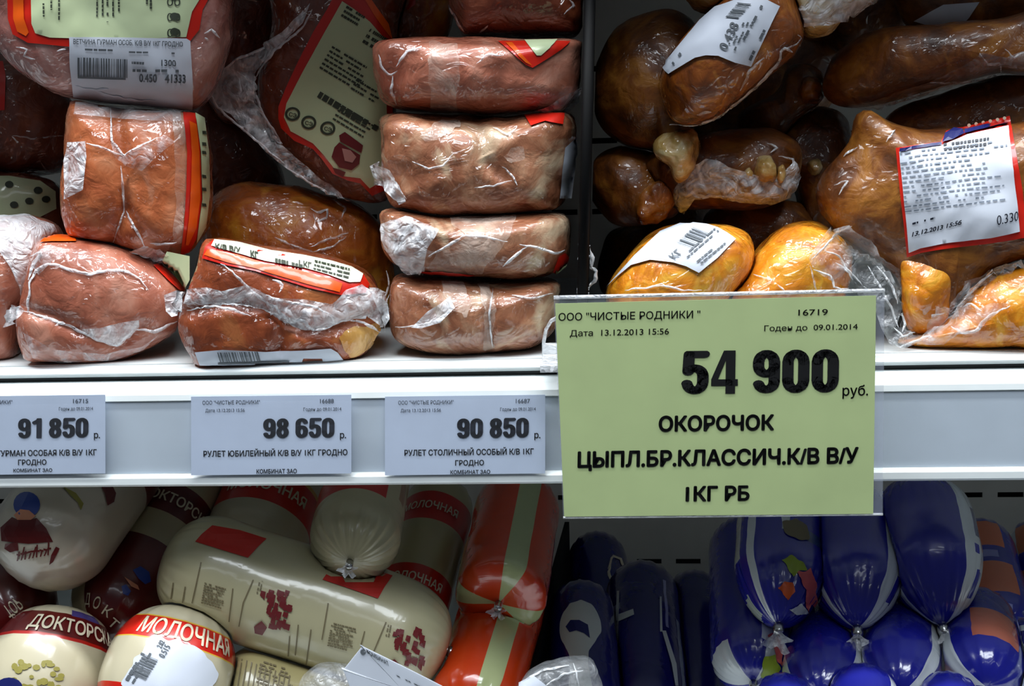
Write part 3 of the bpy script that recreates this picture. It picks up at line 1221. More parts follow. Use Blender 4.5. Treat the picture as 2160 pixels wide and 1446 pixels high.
st = sheet(t, [(412, 742), (470, 737), (560, 741), (640, 738), (698, 734), (712, 742), (724, 757), (640, 764), (520, 768), (422, 769)], 'white_paper', 0.0009, 'price_sticker', None, 8)
pr = Print()
pr.bars((465, 762), (85, -2), (-6, -20), 26)
pr.quad((460, 766), (150, -4), (0, -3), 0, 0, 1, 1)
pr.lay(t, 'ink_grey', 0.0014, 'barcode', st)
sheet(t, [(395, 640), (404, 612), (440, 606), (470, 612), (520, 600), (580, 628), (640, 630), (700, 640), (728, 612), (760, 602), (780, 618), (812, 640), (818, 668), (800, 690), (770, 668), (720, 670), (668, 692), (620, 694), (590, 668), (540, 652), (480, 638), (430, 634)],
      'film_thick', 0.0024, 'film_wrap', None, 7, crk=0.0022)
sheet(t, [(770, 610), (796, 618), (818, 640), (822, 672), (812, 688), (800, 660), (780, 634)], 'film_white', 0.003, 'film_tail', None, 6, crk=0.004)
sheet(t, [(346, 622), (372, 612), (400, 618), (394, 660), (362, 668), (350, 656)], 'film_white', 0.003, 'film_tail', None, 6, crk=0.005)
ridge(t, [[(468, 556), (505, 585), (530, 612), (590, 650), (612, 672), (600, 686)], [(408, 636), (450, 640), (520, 642), (560, 655), (640, 672), (668, 700), (700, 682), (760, 650)],
          [(398, 650), (440, 645), (490, 655), (530, 668)], [(560, 622), (600, 635), (660, 645), (710, 668)], [(575, 590), (598, 600), (590, 618)], [(735, 672), (780, 690), (803, 702)]], 3.2, 'film_white', 'film_fold', 0.003)
# pale fat at the cut end
sheet(t, [(716, 712), (745, 690), (800, 680), (802, 700), (786, 728), (757, 752), (738, 754), (726, 738)], 'fat_gold', 0.0006, 'fatty_end', None, 8, curved=True, ragged=5)

t = body('ham_pack', 'rosy ham pack with a bright fold of film across it, between the two bottom packs', 'packaged ham',
         [(40, 655), (38, 695), (48, 738), (62, 758), (130, 765), (210, 763), (270, 750), (335, 722), (372, 690), (388, 640), (380, 600), (340, 562), (270, 525), (170, 502), (98, 500), (72, 525), (52, 590)],
         0.03, 0.024, 0.07, 'ham_rosy', n=2.7, lump=0.0015, grooves=[([(40, 650), (110, 668), (200, 715), (250, 728), (300, 690)], 12, 0.003)], floor=0.0, group=G1)
LOWHAM = t
lab = sheet(t, [(322, 560), (338, 556), (362, 580), (382, 600), (388, 614), (376, 612), (352, 590)], 'label_red', 0.001, 'label', None, 7)
sheet(t, [(340, 556), (352, 530), (400, 540), (400, 590), (388, 612), (366, 582)], 'label_green', 0.0012, 'green_panel', lab, 7)
sheet(t, [(86, 512), (98, 498), (130, 496), (160, 500), (160, 510), (110, 510)], 'label_orange', 0.001, 'label', None, 7)
ridge(t, [[(62, 640), (64, 600), (76, 572), (104, 555), (140, 566), (190, 580), (225, 570), (268, 572), (296, 590), (312, 612)],
          [(48, 655), (90, 668), (150, 688), (200, 714), (246, 728), (275, 700), (292, 680)], [(66, 540), (90, 532), (72, 556), (60, 590)], [(60, 660), (62, 612)],
          [(285, 695), (330, 698), (372, 676)]], 4.0, 'film_white', 'film_fold', 0.0008)
sheet(t, [(160, 690), (210, 690), (250, 680), (292, 672), (290, 690), (262, 720), (246, 730), (215, 722)], 'film_thick', 0.0015, 'film_wrap', None, 7, crk=0.0012)
sheet(t, [(-30, 660), (20, 652), (48, 640), (62, 658), (50, 676), (10, 690), (-30, 694)], 'film_thick', 0.003, 'film_tail', None, 6, crk=0.004)

# --- the stack of four rolls beside the divider, from the bottom
t = body('ham_roll', 'lowest marbled ham roll of the four stacked beside the black divider', 'packaged ham',
         [(832, 585), (822, 630), (826, 685), (848, 718), (895, 736), (1000, 740), (1100, 734), (1148, 712), (1172, 678), (1180, 625), (1178, 590), (1100, 588), (1000, 586), (900, 580)],
         0.04, 0.032, 0.05, 'ham_marble', n=2.5, lump=0.0018, grooves=[([(1040, 590), (1030, 740)], 10, 0.003)], floor=0.0, group=G1)
sheet(t, [(870, 690), (905, 655), (950, 628), (960, 650), (930, 680), (890, 692)], 'film_white', 0.0012, 'film_wrap', None, 7, crk=0.0012)
sheet(t, [(1005, 600), (1032, 596), (1045, 640), (1040, 735), (1018, 738), (1022, 660)], 'fat', 0.0006, 'pale_seam', None, 8, curved=True)
sheet(t, [(930, 590), (975, 594), (1000, 640), (985, 670), (950, 650), (935, 620)], 'fat', 0.0006, 'pale_patch', None, 8, curved=True)
ridge(t, [[(835, 690), (880, 686), (925, 676), (955, 648)], [(1080, 622), (1120, 630), (1165, 618)], [(1040, 610), (1032, 670), (1040, 730)]], 2.6, 'film_white', 'film_fold', 0.0008)
ridge(t, [[(806, 640), (822, 600), (815, 570)], [(812, 700), (808, 660), (820, 620)]], 2.5, 'film_white', 'film_seam', 0.001)

t = body('ham_roll', 'shallow ham roll with a wide pale film band, second from the bottom of the stack', 'packaged ham',
         [(818, 440), (804, 473), (808, 520), (835, 556), (880, 572), (930, 578), (1000, 583), (1109, 586), (1162, 575), (1195, 545), (1203, 500), (1199, 458), (1160, 446), (1050, 450), (930, 452)],
         0.045, 0.036, 0.05, 'ham_marble', n=2.6, lump=0.0016, group=G1)
sheet(t, [(940, 452), (1090, 452), (1075, 490), (1060, 520), (1030, 555), (1010, 578), (960, 576), (900, 570), (925, 530), (985, 500), (960, 480)], 'fat', 0.0006, 'pale_band', None, 9, curved=True)
lab = sheet(t, [(1165, 572), (1178, 540), (1190, 533), (1198, 540), (1196, 556), (1172, 578)], 'label_red', 0.001, 'label', None, 6)
sheet(t, [(1170, 576), (1185, 560), (1197, 550), (1196, 560), (1176, 578)], 'label_green', 0.0015, 'green_panel', lab, 5)
sheet(t, [(815, 470), (855, 460), (900, 478), (925, 490), (905, 520), (895, 560), (882, 580), (868, 578), (842, 550), (818, 520)], 'film_thick', 0.002, 'film_tail', None, 7, crk=0.003)
ridge(t, [[(905, 540), (940, 520), (985, 496), (1025, 500), (1070, 510)], [(858, 462), (890, 480), (925, 486)], [(1095, 515), (1130, 520), (1170, 534), (1190, 528)], [(1060, 560), (1090, 535), (1110, 520)],
          [(868, 578), (890, 582), (898, 560)]], 3.6, 'film_white', 'film_fold', 0.001)
ridge(t, [[(880, 572), (930, 576), (1000, 581)]], 4, 'label_red', 'label_edge', 0.0006)

t = body('ham_roll', 'tall mottled ham roll, third from the bottom of the stack, white sticker at its side', 'packaged ham',
         [(816, 242), (950, 246), (1050, 248), (1130, 242), (1200, 240), (1213, 300), (1200, 380), (1180, 438), (1100, 449), (960, 453), (860, 446), (824, 430), (812, 380), (806, 300)],
         0.05, 0.036, 0.05, 'ham_marble', n=2.8, lump=0.0026, grooves=[([(1010, 250), (1020, 330), (1060, 370)], 18, 0.004)], group=G1)
sheet(t, [(1190, 311), (1214, 288), (1214, 349), (1206, 418), (1178, 418), (1184, 360)], 'white_paper', 0.0014, 'price_sticker', None, 7)
sheet(t, [(1106, 244), (1150, 240), (1190, 240), (1186, 262), (1150, 256), (1120, 266)], 'label_red', 0.001, 'label', None, 7)
sheet(t, [(885, 285), (920, 256), (965, 252), (970, 268), (930, 290), (900, 292)], 'fat', 0.0006, 'pale_patch', None, 8, curved=True)
sheet(t, [(1062, 330), (1080, 312), (1105, 312), (1102, 335), (1080, 345)], 'fat', 0.0006, 'pale_patch', None, 8, curved=True)
sheet(t, [(780, 350), (800, 340), (830, 356), (850, 390), (862, 420), (850, 424), (820, 390), (790, 382)], 'film_thick', 0.003, 'film_tail', None, 6, crk=0.004)
ridge(t, [[(870, 340), (900, 355), (935, 350), (960, 320)], [(1060, 350), (1085, 375), (1090, 390)], [(1000, 395), (1040, 392), (1080, 380)], [(1040, 270), (1070, 285), (1092, 270)], [(820, 365), (845, 400), (858, 420)]], 2.6, 'film_white', 'film_fold', 0.0009)

t = body('ham_roll', 'topmost ham roll of the stack, showing the point of a red and green label', 'packaged ham',
         [(792, 96), (830, 86), (960, 85), (1120, 86), (1222, 88), (1228, 120), (1222, 185), (1210, 215), (1160, 232), (1060, 243), (950, 241), (850, 231), (806, 210), (790, 170), (786, 125)],
         0.055, 0.04, 0.05, 'ham_rosy', n=2.7, lump=0.0018, grooves=[([(845, 100), (830, 150), (835, 210)], 14, 0.003), ([(1060, 150), (1040, 230)], 20, 0.002)], group=G1)
lab = sheet(t, [(1050, 88), (1080, 112), (1109, 137), (1123, 143), (1160, 120), (1190, 99), (1203, 88)], 'label_red', 0.0009, 'label', None, 7)
sheet(t, [(1106, 87), (1120, 104), (1132, 117), (1140, 117), (1158, 102), (1176, 86)], 'label_green', 0.0014, 'green_panel', lab, 6)
sheet(t, [(1066, 92), (1080, 92), (1112, 128), (1122, 138), (1108, 132)], 'label_orange', 0.0013, 'orange_stripe', lab, 6)
sheet(t, [(905, 90), (965, 90), (970, 160), (962, 236), (912, 236), (905, 170)], 'fat', 0.0006, 'pale_band', None, 9, curved=True)
sheet(t, [(1120, 232), (1160, 210), (1222, 180), (1222, 215), (1200, 236), (1150, 240)], 'film_thick', 0.002, 'film_tail', None, 7, crk=0.003)
ridge(t, [[(800, 115), (806, 140), (822, 160), (840, 150)], [(836, 140), (860, 108), (890, 100)], [(830, 160), (826, 190), (838, 220)], [(1005, 135), (1030, 115), (1062, 118)]], 3, 'film_white', 'film_fold', 0.0008)

# --- upright pack, upper pack with sticker, left edge packs
t = body('ham_pack', 'upright smoked ham pack with a red and green label edge, standing on the rosy pack', 'packaged ham',
         [(150, 238), (165, 216), (230, 222), (320, 230), (400, 236), (428, 248), (440, 320), (442, 410), (434, 480), (410, 522), (375, 540), (320, 536), (275, 522), (215, 515), (160, 503), (140, 475), (132, 410), (138, 320)],
         0.045, 0.026, 0.06, 'ham_bright', n=3.0, lump=0.0016, grooves=[([(240, 225), (258, 330), (262, 440), (230, 520)], 16, 0.004), ([(262, 440), (330, 530)], 14, 0.003)], group=G1)
UPR = t
lab = sheet(t, [(386, 238), (410, 240), (420, 300), (424, 420), (414, 500), (398, 530), (380, 536), (388, 470), (392, 400), (394, 320)], 'label_red', 0.001, 'label', None, 8)
sheet(t, [(398, 256), (412, 262), (418, 320), (420, 420), (412, 480), (396, 515), (390, 515), (397, 460), (401, 400), (403, 320)], 'label_orange', 0.0015, 'orange_stripe', lab, 8)
sheet(t, [(410, 240), (428, 250), (437, 320), (439, 410), (431, 478), (412, 512), (415, 490), (424, 420), (421, 320)], 'label_green', 0.0016, 'green_panel', lab, 7)
pr = Print()
for y in (276, 300, 318, 368, 395, 428):
    pr.poly([(422, y), (430, y + 1), (431, y + 8), (423, y + 7)])
pr.lay(t, 'ink_dark', 0.0021, 'print', lab)
sheet(t, [(365, 240), (386, 242), (393, 320), (391, 420), (384, 530), (362, 536), (372, 420)], 'fat', 0.0006, 'pale_edge', None, 8, curved=True)
sheet(t, [(160, 218), (230, 222), (380, 236), (384, 258), (300, 256), (232, 250), (158, 242)], 'film_grey', 0.0012, 'film_wrap', None, 8, crk=0.0008)
sheet(t, [(145, 300), (182, 298), (184, 330), (176, 400), (138, 420), (138, 340)], 'film_thick', 0.001, 'film_sheen', None, 8, crk=0.0008)
sheet(t, [(275, 520), (300, 512), (340, 520), (356, 530), (345, 552), (325, 560), (300, 555)], 'film_white', 0.002, 'film_tail', None, 6, crk=0.004)
ridge(t, [[(232, 228), (236, 300), (262, 328), (300, 305), (345, 288)], [(183, 302), (215, 312), (262, 330)], [(255, 350), (262, 440), (240, 510)], [(265, 445), (290, 490), (305, 520)], [(316, 512), (350, 514), (372, 510)]], 3, 'film_white', 'film_fold', 0.0008)

sheet(UPR, [(232, 300), (262, 330), (300, 310), (350, 286), (368, 300), (330, 330), (300, 360), (266, 350), (240, 332)], 'film', 0.0012, 'film_sheen', None, 8, crk=0.0008)
sheet(LOWHAM, [(52, 700), (110, 735), (220, 745), (300, 728), (340, 700), (300, 735), (240, 756), (130, 760), (70, 752)], 'film', 0.0012, 'film_sheen', None, 8, crk=0.0008)
sheet(LOWHAM, [(70, 560), (76, 530), (110, 520), (150, 530), (110, 552), (84, 580)], 'film', 0.0012, 'film_sheen', None, 8, crk=0.001)
t = body('ham_pack', 'large pink ham pack with a pale green label and white barcode sticker, top of pile', 'packaged ham',
         [(-60, -140), (480, -140), (494, 0), (480, 120), (450, 190), (408, 229), (300, 224), (190, 214), (120, 198), (60, 166), (15, 118), (-15, 50)], 0.05, 0.036, 0.05, 'ham_pink', n=2.9, lump=0.0018, group=G1)
lab = sheet(t, [(12, -120), (18, 40), (28, 72), (60, 90), (145, 98), (240, 100), (396, 92), (420, 62), (427, 20), (444, -10), (446, -120)], 'label_red', 0.0009, 'label', None, 11)
sheet(t, [(26, -100), (48, -100), (52, 40), (62, 68), (56, 76), (38, 66), (30, 40)], 'label_orange', 0.0013, 'orange_stripe', lab, 8)
sheet(t, [(64, -120), (68, 50), (76, 70), (106, 79), (240, 84), (392, 78), (404, 25), (424, -8), (426, -120)], 'label_green', 0.0014, 'green_panel', lab, 11)
pr = Print()
for x, n_ in ((90, 40), (106, 38), (122, 44), (202, 54), (214, 62), (224, 56), (236, 56), (248, 40)):
    pr.dashes((x, -60), (0, 60 + n_), (7, 0), 1, 0.55, 0.9, (0.04, 0.09))
pr.dashes((306, -40), (0, 64), (16, 0), 2, 0.6, 0.9, (0.06, 0.12))
for y in (-40, 3, 35, 68):
    pr.text('00', (352, y + 10), (28, 0), (0, -18), 0.0)
    pr.disc(368, y - 2 + 34, 10, 8)
pr.lay(t, 'ink_dark', 0.0019, 'print', lab)
stk, sub = sticker(t, [(152, 200), (405, 228), (400, 84), (147, 78)], 'price_sticker', 0.002, curved_pts=[(155, 200), (230, 212), (300, 218), (405, 228), (404, 160), (400, 86), (392, 81), (147, 78), (148, 140)])
pr = Print()
pr.text('ВЕТЧИНА ГУРМАН ОСОБ. К/В В/У 1КГ ГРОДНО', (156, 92), (228, 6), (0, -10), 0.02)
pr.dashes((155, 106), (110, 3), (0, -6), 1, 0.7)
pr.dashes((272, 112), (100, 3), (0, -6), 1, 0.6, 0.6)
pr.bars((165, 158), (104, 4), (0, -38), 30)
pr.quad((165, 162), (100, 4), (0, -4), 0, 0, 1, 1)
pr.text('1300', (340, 138), (30, 1), (0, -13), 0.02)
pr.dashes((278, 134), (40, 2), (0, -6), 1, 0.8)
pr.dashes((280, 150), (108, 3), (0, -7), 1, 0.8)
pr.text('0.450', (294, 170), (38, 1), (0, -17), 0.03)
pr.text('41333', (348, 172), (42, 1), (0, -17), 0.03)
pr.lay(t, 'ink_grey', 0.0026, 'print', stk)
ridge(t, [[(160, 178), (200, 186), (222, 196), (280, 206), (330, 208)], [(200, 186), (230, 184)]], 3, 'white_paper', 'sticker_crease', 0.0022, None, stk)
ridge(t, [[(430, 70), (445, 62), (462, 80)], [(440, 84), (432, 78)], [(35, 98), (60, 104), (52, 118), (75, 124)], [(120, 108), (140, 104)]], 3, 'film_white', 'film_fold', 0.0008)

t = body('ham_pack', 'ham pack under a domed sheet of white film, cut by the left picture edge', 'packaged ham',
         [(-140, 570), (-90, 490), (-20, 458), (60, 456), (112, 476), (132, 510), (120, 570), (60, 640), (46, 700), (32, 758), (-40, 772), (-140, 745)], 0.045, 0.03, 0.05, 'ham_rosy', n=2.5, lump=0.0015, floor=0.0, group=G1)
sheet(t, [(-80, 500), (-20, 460), (60, 457), (110, 478), (130, 512), (116, 560), (60, 632), (44, 606), (26, 570), (0, 532), (-80, 520)], 'film_white', 0.0015, 'film_dome', None, 9, crk=0.001)
ridge(t, [[(0, 530), (26, 566), (42, 608), (44, 640)]], 3.2, 'film_white', 'film_fold', 0.0016)

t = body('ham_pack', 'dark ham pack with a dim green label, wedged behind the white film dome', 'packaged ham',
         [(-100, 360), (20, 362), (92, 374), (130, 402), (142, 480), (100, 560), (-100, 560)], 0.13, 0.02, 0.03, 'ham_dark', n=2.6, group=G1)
sheet(t, [(-60, 372), (20, 372), (84, 382), (116, 404), (118, 440), (60, 470), (-60, 470)], 'label_green', 0.001, 'label', None, 9)
pr = Print()
for (x, y) in ((80, 402), (62, 424), (20, 390), (96, 420), (30, 432)):
    pr.disc(x, y, 9, 7)
pr.lay(t, 'ink_dark', 0.0016, 'print')

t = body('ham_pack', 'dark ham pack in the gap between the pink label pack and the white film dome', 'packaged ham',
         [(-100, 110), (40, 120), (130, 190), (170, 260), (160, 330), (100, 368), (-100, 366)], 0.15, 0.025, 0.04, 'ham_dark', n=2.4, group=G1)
ridge(t, [[(20, 285), (70, 292), (140, 285)], [(85, 340), (105, 365)]], 2, 'film', 'film_fold', 0.0008)
sheet(t, [(-60, 128), (6, 130), (12, 160), (10, 232), (-60, 240)], 'label_red', 0.001, 'label', None, 9)

# --- tilted pack with the green label
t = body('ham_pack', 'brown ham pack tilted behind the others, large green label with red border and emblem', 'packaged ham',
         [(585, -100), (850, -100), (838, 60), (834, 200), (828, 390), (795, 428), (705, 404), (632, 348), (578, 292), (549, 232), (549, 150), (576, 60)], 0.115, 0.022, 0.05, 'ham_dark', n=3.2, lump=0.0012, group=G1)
TILT = t
lab = sheet(t, [(716, -30), (690, 20), (661, 67), (630, 128), (603, 186), (588, 225), (588, 250), (594, 270), (621, 296), (661, 314), (679, 334), (702, 366), (734, 380), (760, 386), (785, 412), (812, 400), (826, 300), (828, 90), (800, 38), (763, -10)],
            'label_red', 0.0009, 'label', None, 10)
sheet(t, [(722, 3), (700, 42), (676, 84), (640, 150), (605, 218), (600, 247), (614, 276), (661, 302), (685, 328), (708, 358), (728, 371), (760, 375), (780, 396), (806, 380), (815, 300), (812, 84), (780, 46), (748, 20)],
      'label_green', 0.0014, 'green_panel', lab, 10)
sheet(t, [(770, 0), (784, 0), (818, 50), (826, 84), (812, 66), (790, 34)], 'label_orange', 0.0014, 'orange_stripe', lab, 8)
pr = Print()
A_ = (0.86, 0.52)
B_ = (0.52, -0.86)


def rot(o, w_, h_):
    return o, (A_[0] * w_, A_[1] * w_), (B_[0] * h_, B_[1] * h_)


pr.dashes(*rot((672, 146), 96, 60), 6, 0.4, 0.9, (0.05, 0.12))
pr.dashes(*rot((718, 36), 48, 30), 3, 0.5, 0.8)
pr.dashes(*rot((762, 92), 42, 40), 3, 0.5, 0.8)
pr.dashes(*rot((668, 206), 116, 17), 1, 0.8, 0.95, (0.07, 0.14))
pr.dashes(*rot((716, 232), 100, 14), 1, 0.8, 0.95, (0.07, 0.14))
pr.dashes(*rot((700, 254), 86, 40), 4, 0.35, 0.9)
pr.dashes(*rot((738, 190), 66, 30), 3, 0.4, 0.9)
for (x, y) in ((618, 240), (652, 258), (692, 270)):
    k = len(pr.v)
    n_ = 20
    for ro in (16, 11):
        for i in range(n_):
            a = 2 * math.pi * i / n_
            pr.v.append((x + ro * math.cos(a), y + ro * 0.9 * math.sin(a)))
    for i in range(n_):
        pr.f.append((k + i, k + (i + 1) % n_, k + n_ + (i + 1) % n_, k + n_ + i))
    pr.text('СЭ', (x - 8, y + 4), (16, 4), (1, -8), 0.02)
pr.lay(t, 'ink_dark', 0.0019, 'print', lab)
pr = Print()
pr.poly([(716, 285), (728, 278), (766, 306), (762, 322), (740, 310), (718, 298)])
pr.poly([(706, 310), (716, 300), (760, 326), (758, 345), (742, 358), (716, 352), (700, 330)])
pr.poly([(702, 352), (716, 356), (730, 362), (724, 372), (708, 364)])
pr.lay(t, 'emblem_red', 0.0020, 'emblem', lab)
pr = Print()
pr.poly([(722, 312), (740, 316), (752, 330), (744, 342), (728, 338)])
pr.lay(t, 'emblem_pink', 0.0025, 'emblem_face', lab)
sheet(t, [(655, 8), (600, 70), (560, 100), (501, 122), (455, 157), (442, 195), (458, 226), (487, 241), (510, 270), (539, 296), (560, 320), (600, 352), (650, 384), (690, 408), (740, 424), (720, 400), (660, 356), (600, 300), (560, 240), (545, 200), (550, 150), (590, 100), (640, 50)],
      'film_thick', 0.002, 'film_wing', None, 9, Y=0.098, crk=0.004)
ridge(t, [[(650, 20), (612, 70), (560, 100), (500, 124), (456, 158)], [(660, 22), (640, 60), (580, 112), (560, 140), (548, 168)], [(455, 165), (445, 200), (460, 228), (500, 262), (545, 300), (600, 345)], [(500, 150), (540, 180), (560, 240), (600, 300)],
          [(600, 352), (650, 384), (690, 404)]], 3, 'film_white', 'film_fold', 0.004, 0.095)

t = body('ham_pack', 'glazed brown roast pack lying behind the ham with the orange band', 'packaged ham',
         [(425, 500), (448, 425), (500, 392), (570, 386), (650, 400), (740, 425), (800, 470), (832, 560), (822, 660), (700, 690), (480, 660), (420, 580)], 0.125, 0.03, 0.06, 'roast', n=2.3, lump=0.002, group=G1)
ridge(t, [[(655, 440), (672, 450), (690, 442), (688, 462), (668, 466), (660, 452)], [(655, 520), (690, 505), (735, 492)], [(660, 530), (700, 520), (730, 500)], [(580, 500), (620, 520), (660, 530)], [(700, 420), (730, 440), (720, 460)]], 3, 'film_thick', 'film_fold', 0.0008)

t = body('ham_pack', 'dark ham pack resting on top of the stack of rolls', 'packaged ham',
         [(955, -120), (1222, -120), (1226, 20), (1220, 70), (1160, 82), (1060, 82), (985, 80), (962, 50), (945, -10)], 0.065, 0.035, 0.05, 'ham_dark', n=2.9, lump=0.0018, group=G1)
ridge(t, [[(945, 10), (955, 25), (968, 50), (980, 66)], [(1010, 70), (1030, 52)], [(1190, 30), (1210, 10), (1200, 0)]], 3, 'film_thick', 'film_fold', 0.0008)
t = body('ham_pack', 'dark pack with a red label, in the gap between the tilted pack and the stack', 'packaged ham',
         [(770, -120), (960, -120), (955, 40), (920, 110), (860, 120), (820, 100), (800, 40)], 0.16, 0.02, 0.04, 'roast', n=2.5, group=G1)
sheet(t, [(800, -60), (880, -60), (876, 10), (850, 26), (826, 40), (806, 10)], 'label_red', 0.001, 'label', None, 9)

# packs added deep in the pile so that the gaps stay dark
t = body('ham_pack', 'dark ham pack added to darken the gap beside the upright smoked pack', 'packaged ham',
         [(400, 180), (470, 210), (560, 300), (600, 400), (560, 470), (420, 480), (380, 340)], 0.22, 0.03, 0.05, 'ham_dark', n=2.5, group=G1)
t = body('ham_pack', 'dark ham pack added to darken the gap between the large pink and tilted packs', 'packaged ham',
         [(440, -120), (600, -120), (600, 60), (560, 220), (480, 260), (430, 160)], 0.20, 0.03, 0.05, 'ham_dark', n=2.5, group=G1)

# ------------------------------------------------------------------ chicken legs right of the divider
G2 = 'smoked chicken legs on the shelf'
# large front leg in its bag with the big label
t = body('chicken_leg', 'big smoked chicken leg bagged under a large white label, beside the green sign', 'chicken leg',
         [(1722, 420), (1736, 368), (1788, 302), (1802, 244), (1830, 230), (1880, 256), (1960, 272), (2100, 262), (2260, 250), (2280, 400), (2260, 530), (2150, 552), (2060, 590), (2012, 640), (1996, 694), (1955, 704), (1918, 690), (1906, 640), (1888, 586), (1830, 535), (1760, 482)],
         0.04, 0.03, 0.05, 'skin_dark', n=2.4, lump=0.0028, group=G2)
BIGLEG = t
knob(t, 'leg_end', [(1898, 540), (1960, 530), (2014, 552), (2022, 600), (2006, 640), (1990, 688), (1950, 702), (1916, 690), (1904, 640)], 0.028, 0.014, 'skin_gold', 0.0018, 60)
lab = sheet(t, [(1890, 312), (1985, 300), (1996, 278), (2030, 268), (2080, 256), (2130, 244), (2134, 270), (2156, 400), (2166, 500), (2090, 512), (2010, 522), (1945, 532), (1914, 542), (1906, 470), (1898, 400)], 'label_red', 0.001, 'label', None, 10)
sheet(t, [(1897, 320), (1986, 308), (2040, 286), (2127, 268), (2138, 370), (2150, 488), (2090, 500), (2010, 510), (1942, 522), (1918, 532), (1908, 430)], 'white_paper', 0.0016, 'white_panel', lab, 10)
pr = Print()
pr.poly([(1988, 302), (1994, 284), (2012, 274), (2030, 276), (2034, 284), (2010, 296)])
pr.quad((2034, 284), (92, -20), (0, -7), 0, 0, 1, 1)
pr.quad((1898, 320), (88, -12), (0, -6), 0, 0, 1, 1)
pr.lay(t, 'navy_print', 0.0021, 'blue_print', lab)
pr = Print()
for i in range(6):
    pr.disc(2044 + i * 15, 264 - i * 3, 3.6)
pr.lay(t, 'cream_print', 0.0021, 'dots', lab)
pr = Print()
pr.dashes((1910, 450), (226, -26), (-12, -130), 13, 0.3, 0.85, (0.02, 0.06))
pr.lay(t, 'ink_faint', 0.0020, 'fine_print', lab)
pr = Print()
pr.dashes((1990, 322), (100, -12), (0, -20), 2, 0.5, 0.9, (0.04, 0.09))
pr.text('13.12.2013 15:56', (1924, 498), (104, -26), (2, -10), 0.03)
pr.dashes((1920, 476), (64, -16), (0, -8), 1, 0.5)
pr.text('0.330', (2102, 474), (44, -10), (0, -20), 0.0)
pr.lay(t, 'ink_navy', 0.0020, 'print', lab)
sheet(t, [(1706, 545), (1730, 505), (1752, 478), (1800, 468), (1842, 500), (1880, 540), (1906, 562), (1914, 610), (1900, 660), (1890, 690), (1920, 690), (1905, 660), (1960, 640), (2000, 640), (2030, 590), (2080, 560), (2150, 528), (2158, 540), (2120, 600), (2060, 668), (2010, 700), (1950, 716), (1905, 736), (1876, 724), (1858, 690), (1845, 650), (1800, 612), (1750, 590), (1716, 570)],
      'film_grey', 0.003, 'bag', None, 9, Y=0.022, crk=0.005)
ridge(t, [[(1712, 548), (1740, 520), (1775, 480), (1805, 470)], [(1716, 568), (1752, 580), (1760, 606), (1790, 610)], [(1740, 530), (1770, 540), (1790, 572), (1820, 600)], [(1762, 555), (1780, 562), (1800, 590)], [(1830, 560), (1860, 610), (1880, 650), (1896, 690)], [(1850, 560), (1880, 600), (1895, 640)],
          [(2004, 650), (2040, 600), (2090, 558)], [(2016, 652), (2060, 604), (2110, 556)], [(1990, 668), (2030, 630), (2080, 580)], [(1905, 660), (1935, 664), (1990, 652)], [(1875, 715), (1900, 732), (1950, 712), (2010, 690)], [(1885, 690), (1905, 710), (1930, 700)], [(1902, 660), (1910, 680), (1904, 700)]], 3, 'film_white', 'bag_fold', 0.006, 0.02)
ridge(t, [[(1870, 280), (1890, 275), (1870, 300)], [(1780, 330), (1810, 310)], [(1960, 610), (1990, 600), (1960, 640)], [(1760, 390), (1790, 380), (1770, 410)]], 2.6, 'film_thick', 'film_fold', 0.001)

t = body('chicken_leg', 'golden chicken leg lying at the shelf edge, below the bag with the large label', 'chicken leg',
         [(1890, 722), (1940, 700), (2000, 660), (2050, 600), (2110, 570), (2180, 556), (2280, 556), (2280, 726), (2150, 730), (2000, 734)], 0.022, 0.018, 0.045, 'skin_gold', n=2.3, lump=0.002, floor=0.0, group=G2)
sheet(t, [(1935, 722), (1960, 700), (2000, 690), (2030, 650), (2050, 640), (2070, 650), (2090, 640), (2130, 640), (2080, 680), (2060, 700), (2020, 702), (1990, 720)], 'film', 0.002, 'film_wrap', None, 8, crk=0.002)
ridge(t, [[(2008, 690), (2030, 702), (2060, 694), (2080, 670), (2130, 645)], [(2030, 650), (2050, 640), (2072, 656)], [(2150, 618), (2166, 610)]], 3.4, 'film_white', 'film_fold', 0.002)

t = body('chicken_leg', 'golden chicken leg with a curved white sticker, standing behind the green sign', 'chicken leg',
         [(1280, 618), (1300, 572), (1360, 505), (1432, 474), (1530, 474), (1580, 500), (1585, 560), (1545, 620), (1500, 680), (1400, 700), (1300, 680)], 0.04, 0.034, 0.07, 'skin_gold', n=2.2, lump=0.0014, floor=0.0, group=G2)
C9 = t
stk = sheet(t, [(1278, 610), (1300, 588), (1333, 560), (1372, 549), (1421, 554), (1448, 562), (1474, 575), (1512, 545), (1551, 505), (1532, 492), (1513, 482), (1490, 475), (1443, 470), (1394, 490), (1340, 540)], 'white_paper', 0.0014, 'price_sticker', None, 8)
pr = Print()
A_ = (0.72, -0.62)
B_ = (-0.80, -0.45)
pr.bars((1462, 526), (34, -30), (-34, -12), 16)
pr.dashes((1440, 556), (84, -70), (-14, -6), 2, 0.5)
pr.dashes((1482, 558), (56, -46), (-16, -6), 2, 0.5)
pr.text('КГ', (1424, 548), (18, -15), (-14, -6), 0.02)
pr.lay(t, 'ink_grey', 0.002, 'print', stk)
ridge(t, [[(1320, 612), (1380, 605), (1400, 602), (1440, 612), (1480, 612)], [(1375, 606), (1395, 598), (1410, 606)]], 2.6, 'film_white', 'film_fold', 0.001)
